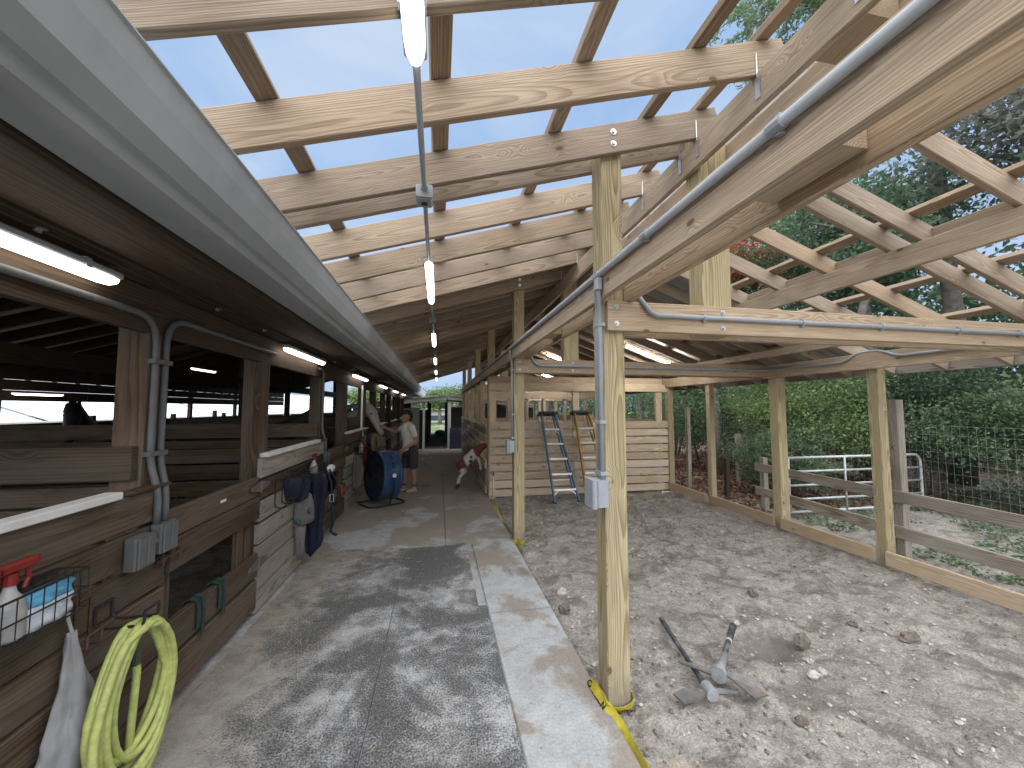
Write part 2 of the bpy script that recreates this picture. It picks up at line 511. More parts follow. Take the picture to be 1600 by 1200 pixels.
def leafmat(name, dark, light, trans=0.5):
    t = NT(name)
    g = t.n('ShaderNodeNewGeometry')
    tc = t.n('ShaderNodeTexCoord').outputs['Object']
    big = t.noise(tc, 0.9, 3, 0.6)
    rnd = t.math('ADD', t.math('MULTIPLY', g.outputs['Random Per Island'], 0.6), t.math('MULTIPLY', big, 0.55))
    c = t.ramp(rnd, [(0.15, dark), (0.6, [(a+b)/2 for a, b in zip(dark, light)]), (0.95, light)])
    t.set(Base_Color=c, Roughness=0.55)
    t.b.inputs['Specular IOR Level'].default_value = 0.3
    tr = t.n('ShaderNodeBsdfTranslucent'); t.l(c, tr.inputs[0])
    mx = t.n('ShaderNodeMixShader'); mx.inputs[0].default_value = trans
    t.l(t.b.outputs[0], mx.inputs[1]); t.l(tr.outputs[0], mx.inputs[2])
    t.l(mx.outputs[0], t.out.inputs['Surface'])
    return t.m
M['leaf_mid'] = leafmat('leaf_mid_green', (0.05, 0.095, 0.048), (0.225, 0.315, 0.165))
M['leaf_light'] = leafmat('leaf_yellow_green', (0.07, 0.13, 0.05), (0.30, 0.40, 0.16))
M['leaf_dark'] = leafmat('leaf_dark_green', (0.038, 0.072, 0.048), (0.16, 0.235, 0.135))
M['leaf_grey'] = leafmat('leaf_mossy_grey', (0.11, 0.12, 0.10), (0.26, 0.275, 0.23))
M['flower'] = leafmat('red_orange_flower', (0.40, 0.035, 0.015), (0.72, 0.13, 0.05))
M['leaf_autumn'] = leafmat('fallen_brown_leaf', (0.10, 0.045, 0.025), (0.24, 0.12, 0.07), 0.1)

# ---- ground: sand with dark organic patches, rust stain, leaf litter beyond the fence
def ground_mat():
    t = NT('sandy_soil')
    g = t.n('ShaderNodeNewGeometry')
    P = g.outputs['Position']
    a = t.noise(P, 0.75, 6, 0.62)
    b = t.noise(P, 3.2, 6, 0.68, 0.6)
    c = t.noise(P, 17, 5, 0.7)
    d = t.noise(P, 75, 3, 0.7)
    colr = t.mix(t.mr(c, 0.3, 0.7), (0.275, 0.25, 0.218), (0.425, 0.397, 0.357))
    colr = t.mix(t.math('MULTIPLY', t.mr(b, 0.47, 0.62), 0.8), colr, (0.165, 0.145, 0.125))
    colr = t.mix(t.math('MULTIPLY', t.mr(a, 0.46, 0.66), 0.4), colr, (0.24, 0.215, 0.19))
    colr = t.scale_col(colr, t.mr(d, 0.3, 0.72, 0.72, 1.22))
    v = t.voro(P, 34.0)
    sp = t.math('MULTIPLY', t.mr(v.outputs['Distance'], 0.14, 0.20, 1.0, 0.0), t.mr(b, 0.40, 0.62, 1.0, 0.25))
    sepc = t.n('ShaderNodeSeparateColor'); t.l(v.outputs['Color'], sepc.inputs[0])
    pick = t.math('GREATER_THAN', sepc.outputs[0], 0.8)
    colr = t.mix(t.math('MULTIPLY', sp, pick), colr, (0.62, 0.60, 0.57))
    s2 = t.n('ShaderNodeVectorMath', operation='SUBTRACT'); t.l(P, s2.inputs[0]); s2.inputs[1].default_value = (2.46, 2.56, -0.1)
    l2 = t.n('ShaderNodeVectorMath', operation='LENGTH'); t.l(t.vmul(s2.outputs[0], (1.0, 1.5, 0.5)), l2.inputs[0])
    d2 = t.math('ADD', l2.outputs['Value'], t.math('MULTIPLY', c, 0.35))
    colr = t.mix(t.mr(d2, 0.30, 0.52, 0.75, 0.0), colr, (0.15, 0.13, 0.112))      # freshly turned damp soil
    # orange sand spill by the kerb
    sub = t.n('ShaderNodeVectorMath', operation='DISTANCE')
    t.l(P, sub.inputs[0]); sub.inputs[1].default_value = (1.19, 1.72, -0.04)
    dd = t.math('ADD', sub.outputs['Value'], t.math('MULTIPLY', c, 0.16))
    colr = t.mix(t.mr(dd, 0.10, 0.25, 0.8, 0.0), colr, (0.52, 0.34, 0.17))
    # reddish leaf litter far right
    sx = t.n('ShaderNodeSeparateXYZ'); t.l(P, sx.inputs[0])
    far = t.math('MULTIPLY', t.mr(sx.outputs[0], 5.2, 6.4), t.mr(sx.outputs[1], 6.5, 8.2))
    colr = t.mix(t.math('MULTIPLY', far, t.mr(b, 0.3, 0.6)), colr, (0.24, 0.12, 0.085))
    grass = t.math('MULTIPLY', t.mr(sx.outputs[1], 19, 30), t.mr(a, 0.35, 0.55))
    colr = t.mix(grass, colr, (0.10, 0.16, 0.05))
    t.set(Base_Color=colr, Roughness=0.95)
    t.b.inputs['Specular IOR Level'].default_value = 0.15
    h = t.math('ADD', t.math('MULTIPLY', c, 1.2), t.math('MULTIPLY', d, 0.55))
    t.bump(h, 0.9, 0.03)
    return t.m
M['ground'] = ground_mat()

def concrete_mat():
    t = NT('worn_concrete')
    P = t.n('ShaderNodeNewGeometry').outputs['Position']
    a = t.noise(P, 1.3, 6, 0.65, 0.4)
    b = t.noise(P, 6.0, 6, 0.7)
    d = t.noise(P, 60, 4, 0.7)
    sx = t.n('ShaderNodeSeparateXYZ'); t.l(P, sx.inputs[0])
    colr = t.mix(t.mr(b, 0.3, 0.7), (0.325, 0.33, 0.33), (0.43, 0.44, 0.45))
    # dried sandy mud patches; heavier further down the aisle and by the stalls
    farw = t.mr(sx.outputs[1], 4.0, 8.5, 0.0, 0.14)
    lim = t.math('ADD', a, farw)
    colr = t.mix(t.math('MULTIPLY', t.mr(lim, 0.475, 0.56), 0.85), colr, (0.255, 0.215, 0.175))
    dk = t.noise(t.vmul(P, (0.8, 0.35, 1)), 2.2, 5, 0.6)
    colr = t.mix(t.math('MULTIPLY', t.mr(dk, 0.58, 0.70), 0.6), colr, (0.115, 0.10, 0.088))
    colr = t.scale_col(colr, t.mr(d, 0.3, 0.7, 0.84, 1.12))
    sp = t.voro(P, 14)
    colr = t.mix(t.mr(sp.outputs['Distance'], 0.05, 0.12, 0.55, 0.0), colr, (0.11, 0.095, 0.08))
    t.set(Base_Color=colr, Roughness=0.85)
    t.b.inputs['Specular IOR Level'].default_value = 0.3
    t.bump(t.math('ADD', b, d), 0.35, 0.006)
    return t.m
M['concrete'] = concrete_mat()

def mat_mat():
    t = NT('dusty_rubber_mat')
    P = t.n('ShaderNodeNewGeometry').outputs['Position']
    a = t.noise(P, 1.25, 7, 0.66, 0.6)
    b = t.noise(P, 7.0, 6, 0.72, 0.4)
    d = t.noise(P, 95, 4, 0.75)
    sx = t.n('ShaderNodeSeparateXYZ'); t.l(P, sx.inputs[0])
    # diamond-plate studs: two crossed diagonal sine families
    u = t.math('ADD', sx.outputs[0], sx.outputs[1]); w = t.math('SUBTRACT', sx.outputs[0], sx.outputs[1])
    k1 = t.math('MULTIPLY', t.math('SINE', t.math('MULTIPLY', u, 190.0)), t.math('SINE', t.math('MULTIPLY', w, 95.0)))
    k2 = t.math('MULTIPLY', t.math('SINE', t.math('MULTIPLY', w, 190.0)), t.math('SINE', t.math('MULTIPLY', u, 95.0)))
    stud = t.mr(t.math('MAXIMUM', k1, k2), 0.45, 0.8)
    wall = t.mr(sx.outputs[0], -1.35, -0.75, 0.16, 0.0)
    edge = t.mr(sx.outputs[0], 0.10, 0.45, 0.0, 0.035)
    dusty = t.math('ADD', t.math('ADD', t.math('ADD', t.math('MULTIPLY', a, 0.84), t.math('MULTIPLY', b, 0.24)), wall), edge)
    dusty = t.math('ADD', dusty, t.math('MULTIPLY', t.math('SUBTRACT', d, 0.5), 0.42))
    dusty = t.math('SUBTRACT', dusty, t.math('MULTIPLY', stud, 0.035))
    f = t.mr(dusty, 0.485, 0.665)
    rub = t.mix(t.mr(d, 0.35, 0.7), (0.045, 0.045, 0.046), (0.20, 0.198, 0.195))
    tan = t.noise(P, 0.8, 4, 0.6)
    tanw = t.math('ADD', t.mr(sx.outputs[0], -1.4, -0.3, 0.9, 0.0), t.mr(tan, 0.5, 0.62, 0.0, 0.6))
    dcol = t.mix(t.math('MINIMUM', tanw, 1.0), (0.43, 0.435, 0.44), (0.30, 0.27, 0.235))
    dcol = t.scale_col(dcol, t.mr(b, 0.3, 0.72, 0.72, 1.12))
    dcol = t.scale_col(dcol, t.mr(d, 0.3, 0.7, 0.8, 1.15))
    colr = t.mix(f, rub, dcol)
    t.set(Base_Color=colr, Roughness=0.8)
    t.b.inputs['Specular IOR Level'].default_value = 0.3
    t.bump(t.math('ADD', t.math('MULTIPLY', stud, 0.8), t.math('MULTIPLY', d, 0.7)), 0.5, 0.004)
    return t.m
M['mat'] = mat_mat()

def goat_mat():
    t = NT('brown_white_goat_coat')
    P = t.n('ShaderNodeNewGeometry').outputs['Position']
    colr = t.mix(0.0, (0.58, 0.55, 0.51), (0.58, 0.55, 0.51))
    nz = t.noise(P, 22, 4, 0.6)
    def patch(colr, c, r, paint, sq=(1, 1, 1)):
        s1 = t.n('ShaderNodeVectorMath', operation='SUBTRACT'); t.l(P, s1.inputs[0]); s1.inputs[1].default_value = c
        ln = t.n('ShaderNodeVectorMath', operation='LENGTH'); t.l(t.vmul(s1.outputs[0], sq), ln.inputs[0])
        d = t.math('ADD', ln.outputs['Value'], t.math('MULTIPLY', t.math('SUBTRACT', nz, 0.5), 0.06))
        return t.mix(t.mr(d, r - 0.012, r + 0.012, 1.0, 0.0), colr, paint)
    br = (0.135, 0.045, 0.022)
    colr = patch(colr, (0.46, 8.38, 0.50), 0.16, br)
    colr = patch(colr, (0.50, 8.38, 0.30), 0.09, br, (1, 1, 0.6))
    colr = patch(colr, (0.95, 8.38, 0.82), 0.22, br)
    colr = patch(colr, (0.70, 8.25, 0.66), 0.032, (0.02, 0.015, 0.012), (1, 0.3, 1))
    colr = patch(colr, (0.69, 8.25, 0.57), 0.036, (0.02, 0.015, 0.012), (1, 0.3, 1))
    colr = patch(colr, (0.38, 8.38, 0.03), 0.11, (0.06, 0.03, 0.02))
    t.set(Base_Color=colr, Roughness=0.8)
    return t.m
M['goat'] = goat_mat()

# ================================================================ GROUND AND AISLE
def vnoise2(x, y, seed=0):
    """cheap smooth value noise on arrays"""
    xi = np.floor(x).astype(int); yi = np.floor(y).astype(int)
    fx = x - xi; fy = y - yi
    fx = fx * fx * (3 - 2 * fx); fy = fy * fy * (3 - 2 * fy)
    def h(a, b):
        n = (a * 374761393 + b * 668265263 + seed * 1442695041) & 0x7fffffff
        n = ((n ^ (n >> 13)) * 1274126177) & 0x7fffffff
        return ((n ^ (n >> 16)) & 0xffff) / 65535.0
    return (h(xi, yi) * (1-fx) + h(xi+1, yi) * fx) * (1-fy) + (h(xi, yi+1) * (1-fx) + h(xi+1, yi+1) * fx) * fy

def gheight(x, y):
    x = np.asarray(x, float); y = np.asarray(y, float)
    z = -0.05 + 0.035 * (vnoise2(x*1.3, y*1.3, 1) - .5) + 0.04 * (vnoise2(x*3.7, y*4.3, 2) - .5) + 0.038 * (vnoise2(x*9, y*10, 3) - .5) + 0.022 * (vnoise2(x*23, y*25, 4) - .5) + 0.010 * (vnoise2(x*47, y*49, 5) - .5)
    hole = np.exp(-(((x-2.42)/.26)**2 + ((y-2.52)/.13)**2))
    z = z - 0.10 * hole + 0.03 * np.exp(-(((x-2.55)/.3)**2 + ((y-2.80)/.10)**2))
    # the soil drops under the aisle slab and the barn
    under = np.clip((1.0 - x) / 0.03, 0, 1)
    z = np.where(x < 1.0, z * (1-under) + (-0.16) * under, z)
    return z

gx = np.concatenate([np.array([-400, -150, -60, -25, -10, -4, 0.5]), np.arange(0.955, 5.2, 0.032), np.arange(5.2, 9.5, 0.14), np.array([10, 12, 15, 20, 30, 60, 150, 400])])
gy = np.concatenate([np.array([-300, -80, -20, -5, 0.0]), np.arange(0.9, 7.6, 0.032), np.arange(7.6, 17, 0.22), np.array([18, 20, 25, 32, 45, 80, 160, 320, 600])])
GX, GY = np.meshgrid(gx, gy)
GZ = gheight(GX, GY)
nx, ny = len(gx), len(gy)
gv = np.stack([GX.ravel(), GY.ravel(), GZ.ravel()], 1)
ii = (np.arange(ny-1)[:, None] * nx + np.arange(nx-1)[None, :]).ravel()
gf = np.stack([ii, ii+1, ii+nx+1, ii+nx], 1)
me = bpy.data.meshes.new('ground')
me.from_pydata(gv.tolist(), [], gf.tolist())
me.materials.append(M['ground'])
me.polygons.foreach_set('use_smooth', [True] * len(me.polygons))
ground = tag(link(bpy.data.objects.new('ground', me), Matrix.Identity(4)), kind='structure')

aisle = MB().box((-1.62, -1.5, -0.20), (0.955, 16.45, -0.016)).build('aisle_base', M['concrete'])
tag(aisle, kind='structure')
def slab(x0, x1, y0, y1, z=0.0):
    MB().bevbox((x0+.004, y0+.004, -0.014), (x1-.004, y1-.004, z), 0.006).build('slab', M['concrete'], aisle)
    # lower body of the kerb edge
for y0, y1 in ((-1.5, 1.15), (1.15, 3.28), (3.28, 4.95)):
    MB().bevbox((0.434, y0+.004, -0.19), (0.97, y1-.004, 0.0), 0.008).build('slab', M['concrete'], aisle)
for y0, y1 in ((4.95, 7.9), (7.9, 10.9), (10.9, 13.8), (13.8, 16.45)):
    MB().bevbox((-1.60, y0+.004, -0.015), (0.105, y1-.004, 0.0), 0.006).build('slab', M['concrete'], aisle)
    MB().bevbox((0.113, y0+.004, -0.19), (0.97, y1-.004, 0.0), 0.008).build('slab', M['concrete'], aisle)

mats = [(-1.42, -0.36, -0.6, 1.52, 'black rubber stall mat at the bottom edge below the coiled hose'),
        (-0.352, 0.43, -0.6, 1.52, 'black rubber stall mat nearest the camera beside the concrete strip'),
        (-1.42, -0.36, 1.528, 3.42, 'dusty rubber mat on the floor in front of the wooden gate'),
        (-0.352, 0.43, 1.528, 3.42, 'dark patterned rubber mat along the concrete strip before the near post'),
        (-1.42, -0.36, 3.428, 5.02, 'dusty rubber mat on the floor below the hanging fly mask'),
        (-0.352, 0.36, 3.428, 5.0, 'farther rubber mat whose end meets the bare concrete aisle')]
for x0, x1, y0, y1, lab in mats:
    # slightly wavy mat so that the joints are uneven
    n = 14
    b = MB()
    vv, ff = [], []
    for j in range(n+1):
        for i in range(n+1):
            x = x0 + (x1-x0)*i/n; y = y0 + (y1-y0)*j/n
            z = 0.004*(vnoise2(np.array(x*3.1), np.array(y*3.1), 9) - .5) + 0.0
            vv.append((x, y, float(z)))
    for j in range(n):
        for i in range(n):
            a = j*(n+1)+i
            ff.append((a, a+1, a+n+2, a+n+1))
    b.add(vv, ff)
    rim = [i for i in range(n+1)] + [j*(n+1)+n for j in range(1, n+1)] + [n*(n+1)+i for i in range(n-1, -1, -1)] + [j*(n+1) for j in range(n-1, 0, -1)]
    low = [(vv[k][0], vv[k][1], -0.0155) for k in rim]
    base = len(b.v); b.v += low
    for k in range(len(rim)):
        k2 = (k+1) % len(rim)
        b.f.append((rim[k], base+k, base+k2, rim[k2]))
    tag(b.build('rubber_mat', M['mat']), lab, 'mat', 'rubber mats on the aisle floor')

# ================================================================ TIMBER SHED (open roof frame over the aisle)
shed = thing('timber_shed', (1.04, 2.22, -0.05), 'new pine post and beam shed frame with open rafters and purlins over the aisle', 'shed')
LB = lambda X: 3.66 - 0.30 * (1.70 - X)          # top of the left rafters
RB = lambda X: 3.62 - 0.36 * (X - 1.75)          # top of the right rafters
R2, R5 = M['pine_roof'], M['pine']

def vpost(x0, x1, y0, y1, z0, z1, m, parent=None, name='post'):
    p = shed if parent is None else parent
    return board(name, ((x0+x1)/2, (y0+y1)/2, z0), ((x0+x1)/2, (y0+y1)/2, z1), y1-y0, x1-x0, m, p, up=(1, 0, 0), c=0.006)

def bolt(p, d, parent, r=0.017):
    p = Vector(p); d = Vector(d)
    MB().cyl(p, p + d*0.004, r, 12).cyl(p + d*0.004, p + d*0.013, r*.55, 6).build('bolt', M['galv'], parent)

POSTY = [2.15, 4.93, 7.62, 10.35, 13.1, 15.9]
for k, y in enumerate(POSTY):
    vpost(0.97, 1.11, y, y+.14, -0.25, 3.335, M['post'])
    # king post on the tie beam
    vpost(1.66, 1.87, y, y+.14, 2.17, 3.585, M['post'], name='king_post')
# header beams either side of the posts
for (ya, yb) in ((-0.9, 4.99), (4.995, 10.4), (10.405, 16.5)):
    board('header_beam', (0.950, ya, 2.437), (0.950, yb, 2.437), 0.038, 0.184, R5, shed)
    board('header_beam', (1.130, ya, 2.4385), (1.130, yb, 2.4385), 0.038, 0.184, R5, shed)
    board('ridge_beam', (1.640, ya, 3.362), (1.640, yb, 3.362), 0.038, 0.19, R5, shed)
    board('ridge_beam', (1.890, ya, 3.3625), (1.890, yb, 3.3625), 0.038, 0.19, R5, shed)
for y in (0.92, 3.5, 6.3, 9.0):
    board('spacer_block', (1.04, y-.14, 2.455), (1.04, y+.14, 2.455), 0.136, 0.14, R5, shed)
    board('spacer_block', (1.765, y-.10+.35, 3.38), (1.765, y+.12+.35, 3.38), 0.206, 0.14, R5, shed)
# tie beams
for k, y in enumerate(POSTY[:2]):
    for s, yc in ((-1, y-.021), (1, y+.161)):
        t_ = board('tie_beam', (0.985, yc, 2.2545), (4.92, yc, 2.2545), 0.038, 0.180, R5, shed)
        if s < 0:
            for x in (1.04, 1.765):
                for z in (2.205, 2.305):
                    bolt((x, yc-.019, z), (0, -1, 0), t_)
for y in POSTY[2:]:
    board('tie_beam', (0.985, y-.021, 2.2545), (4.92, y-.021, 2.2545), 0.038, 0.180, R5, shed)

# left rafters
lefty = [0.66, 1.16, 1.65, 2.129, 2.311, 2.80, 3.30, 3.80, 4.30, 4.909, 5.091] + [5.6 + .5*i for i in range(22)]
for y in lefty:
    x0, x1 = -1.06, 1.80 + random.uniform(-.02, .02)
    off = 0.092 * sqrt(1 + .09)
    r = board('rafter', (x0, y, LB(x0)-off), (x1, y, LB(x1)-off), 0.038, 0.184, R2, shed)
    if y < 6:
        # twisted strap tie from rafter to ridge beam
        z1 = LB(1.61) - 0.20
        yy = y - .022
        MB().box((1.612, yy-.001, z1-.005), (1.619, yy+.001, z1+.13)).add(
            [(1.617, yy-.016, z1), (1.617, yy+.016, z1), (1.6185, yy+.016, z1-.12), (1.6185, yy-.016, z1-.12),
             (1.6155, yy-.016, z1), (1.6155, yy+.016, z1), (1.6168, yy+.016, z1-.12), (1.6168, yy-.016, z1-.12)],
            [(0,1,2,3),(7,6,5,4),(0,4,5,1),(1,5,6,2),(2,6,7,3),(3,7,4,0)]).build('strap_tie', M['galv'], r)
    if abs(y-2.129) < .01 or abs(y-4.909) < .01:
        for dz in (0.06, 0.135):
            bolt((1.04, y-.019, LB(1.04)-dz), (0, -1, 0), r, 0.02)
# left purlins
for x in (-0.70, -0.01, 0.66, 1.28, 1.66):
    for ya, yb in ((-0.9, 3.31), (3.315, 8.1), (8.105, 16.6)):
        board('purlin', (x, ya, LB(x)+.0215), (x, yb, LB(x)+.0215), 0.089, 0.038, R2, shed, up=(-.3, 0, 1))
# right rafters
righty = [0.62, 1.12, 1.60, 2.08, 2.27, 2.76, 3.25, 3.75, 4.25, 4.75] + [5.25 + .5*i for i in range(23)]
for y in righty:
    off = 0.070 * sqrt(1 + .13)
    board('rafter', (1.915, y, RB(1.915)-off), (5.52, y, RB(5.52)-off), 0.038, 0.140, R2, shed)
for x in (2.02, 2.62, 3.30, 4.10, 4.74, 5.38):
    for ya, yb in ((-0.9, 4.6), (4.605, 16.6)):
        board('purlin', (x, ya, RB(x)+.0215), (x, yb, RB(x)+.0215), 0.089, 0.038, R2, shed, up=(.36, 0, 1))
for a, b_ in zip(righty[:-1], righty[1:]):
    if b_ < 4.4 and b_ - a > .25:
        board('blocking', (3.47, a+.02, RB(3.47)-.078), (3.47, b_-.02, RB(3.47)-.078), 0.038, 0.135, R2, shed)
board('mid_beam', (3.352, -0.6, 2.80), (3.352, 4.9, 2.80), 0.038, 0.165, R5, shed)
board('strut', (4.35, 3.3, 2.43), (4.35, 6.3, 2.43), 0.038, 0.089, R5, shed)
# eave plate, fascia, posts and sill boards on the paddock side
for ya, yb in ((0.3, 4.94), (4.945, 16.5)):
    board('eave_beam', (4.80, ya, 2.235), (4.80, yb, 2.235), 0.038, 0.184, R5, shed)
board('fascia', (5.545, 0.0, 2.19), (5.545, 9.0, 2.19), 0.025, 0.14, M['fence'], shed)
board('fascia', (5.545, 9.005, 2.19), (5.545, 16.6, 2.19), 0.025, 0.14, M['fence'], shed)
for y, w_, ztop in ((3.50, .115, 2.36), (4.82, .145, 2.16), (6.22, .10, 2.26), (7.5, .12, 2.3), (10.3, .12, 2.2), (13.1, .12, 2.2)):
    vpost(4.822, 4.822 + w_, y - w_/2, y + w_/2, -0.2, ztop, M['post'])
sy = [0.2, 3.44, 4.745, 6.17, 7.44]
for a, b_ in zip(sy[:-1], sy[1:]):
    board('sill_board', (4.80, a + (.12 if a > 1 else 0), 0.075), (4.80, b_, 0.075), 0.038, 0.15, R5, shed)
# metal sheets over the finished part of the roof
def corrugated(name, x0, x1, y0, y1, zf, m, parent, pitch=0.22, amp=0.018, th=0.004):
    ys = np.arange(y0, y1 + 1e-6, pitch/4)
    xs = [x0, (x0+x1)/2, x1]
    v = []; f = []
    for dz in (0, th):
        for i, y in enumerate(ys):
            h = amp if i % 4 in (0,) else 0.0
            for x in xs:
                v.append((x, y, zf(x) + h + dz))
    n = len(ys); kx = 3
    for L_ in (0, 1):
        o_ = L_*n*kx
        for i in range(n-1):
            for j in range(kx-1):
                q = (o_+i*kx+j, o_+i*kx+j+1, o_+(i+1)*kx+j+1, o_+(i+1)*kx+j)
                f.append(q if L_ else q[::-1])
    # close the ends
    for i in (0, n-1):
        for j in range(kx-1):
            f.append((i*kx+j, i*kx+j+1, n*kx+i*kx+j+1, n*kx+i*kx+j))
    for j in (0, kx-1):
        for i in range(n-1):
            f.append((i*kx+j, (i+1)*kx+j, n*kx+(i+1)*kx+j, n*kx+i*kx+j))
    return MB().add(v, f).build(name, m, parent)
for i in range(5):
    ya = 4.34 + i*2.45
    corrugated('roof_sheet', -1.08, 1.75, ya, ya+2.449, lambda X: LB(X)+.045, M['roof_metal'], shed)
for i in range(5):
    ya = 4.0 + i*2.52
    corrugated('roof_sheet', 1.76, 5.62, ya, ya+2.519, lambda X: RB(X)+.045, M['roof_metal'], shed)
board('rake_trim', (1.80, 3.93, RB(1.80)+.062), (4.0, 3.93, RB(4.0)+.062), 0.09, 0.05, M['white'], shed)
board('rake_trim', (4.01, 3.95, RB(4.01)+.060), (5.62, 3.95, RB(5.62)+.060), 0.07, 0.05, M['white'], shed)
board('ridge_cap', (1.76, 4.0, 3.715), (1.76, 16.6, 3.715), 0.30, 0.012, M['roof_metal'], shed)

# ================================================================ PLANK STALL BLOCK on the right, under the finished roof
stall = thing('plank_stall', (2.9, 7.6, -0.05), 'pine plank stall block with open top behind the two ladders', 'stall')
SM = M['stall']
for i in range(9):
    z = -0.02 + i*0.163
    h = 0.138 + random.uniform(-.008, .006)
    y = 7.50 + random.uniform(-.004, .004)
    if i < 8:
        sp = 2.75 + random.uniform(-.05, .05)
        board('plank', (0.985, y, z+.075), (sp-.002, y, z+.075), 0.036, h, SM, stall)
        board('plank', (sp+.002, y, z+.073), (4.86, y, z+.073), 0.036, h, SM, stall)
    else:
        board('plank', (0.985, y, z+.075), (4.86, y, z+.070), 0.036, h, SM, stall)
for x in (1.05, 2.78, 4.66):
    vpost(x-.07, x+.07, 7.53, 7.60, -0.1, 2.16, SM, stall)
board('header', (0.985, 7.50, 2.13), (4.86, 7.50, 2.13), 0.038, 0.16, SM, stall)
# inner cross walls and their posts (seen through the opening)
for y in (10.33, 13.08, 16.2):
    for i in range(8):
        board('plank', (1.12, y, 0.06+i*.165), (4.85, y, 0.06+i*.165), 0.034, 0.145, SM, stall)
    for x in (1.9, 2.4, 2.9, 3.5, 4.1, 4.7):
        vpost(x-.045, x+.045, y+.02, y+.11, -0.1, 2.1, SM, stall)
    board('header', (1.12, y, 2.05), (4.85, y, 2.05), 0.034, 0.18, SM, stall)
# wall along the aisle: planks with gate openings
ypts = [7.72, 9.05, 10.4, 11.75, 13.1, 14.5, 16.1]
for k in range(len(ypts)-1):
    ya, yb = ypts[k], ypts[k+1]
    for i in range(8):
        if k == 0 and i in (4, 5): continue                      # gap the goat reaches through
        z = 0.08 + i*0.165
        xo = 0.965 if (k % 2) else 0.952
        board('plank', (xo, ya+.012, z), (xo, yb-.012, z), 0.034, 0.145, M['old_grey'] if (i+k) % 3 else SM, stall)
    vpost(0.978, 1.075, yb-.05, yb+.05, -0.05, 2.34, SM, stall)
    board('cap_rail', (0.955, ya+.05, 1.345), (0.955, yb-.35, 1.345), 0.05, 0.045, M['white'] if k > 1 else SM, stall)
vpost(0.985, 1.085, 7.62, 7.72, -0.05, 2.34, SM, stall)
for i in range(9):
    for ya, yb in ((7.55, 10.3), (10.36, 13.05), (13.1, 16.1)):
        board('plank', (4.868, ya, 0.06+i*.163), (4.868, yb, 0.06+i*.163), 0.034, 0.145, SM, stall)

# ================================================================ HORSE BARN on the left
barn = thing('horse_barn', (-1.5, 5.0, 0.0), 'old brown plank horse barn with stall fronts and a big grey gutter', 'barn')
OLD, GREY, DARK = M['old'], M['old_grey'], M['old_dark']
def plank_x(ya, yb, z0, z1, m, xo=0.0, parent=None, name='plank'):
    xo += random.uniform(-.003, .003)
    return board(name, (-1.48+xo, ya, (z0+z1)/2), (-1.48+xo, yb, (z0+z1)/2), 0.038, z1-z0, m, parent or barn)
MOD = 3.05
Y0S = [2.14 + MOD*k for k in range(-1, 7)]
def triangle_hinge(y, z, sgn, parent):
    """strap hinge leaf: tapering plate lying on the boards, with a knuckle"""
    x = -1.4595
    b = MB().add([(x, y, z-.045), (x, y, z+.045), (x, y+sgn*.17, z+.012), (x, y+sgn*.17, z-.012),
                  (x+.004, y, z-.045), (x+.004, y, z+.045), (x+.004, y+sgn*.17, z+.012), (x+.004, y+sgn*.17, z-.012)],
                 [(0,1,2,3),(7,6,5,4),(0,4,5,1),(1,5,6,2),(2,6,7,3),(3,7,4,0)])
    b.cyl((x+.006, y, z-.05), (x+.006, y, z+.05), 0.007, 8)
    for t_ in (.05, .1, .14):
        b.cyl((x+.004, y+sgn*t_, z), (x+.007, y+sgn*t_, z), 0.006, 6)
    b.build('hinge', M['steel_dark'], parent)
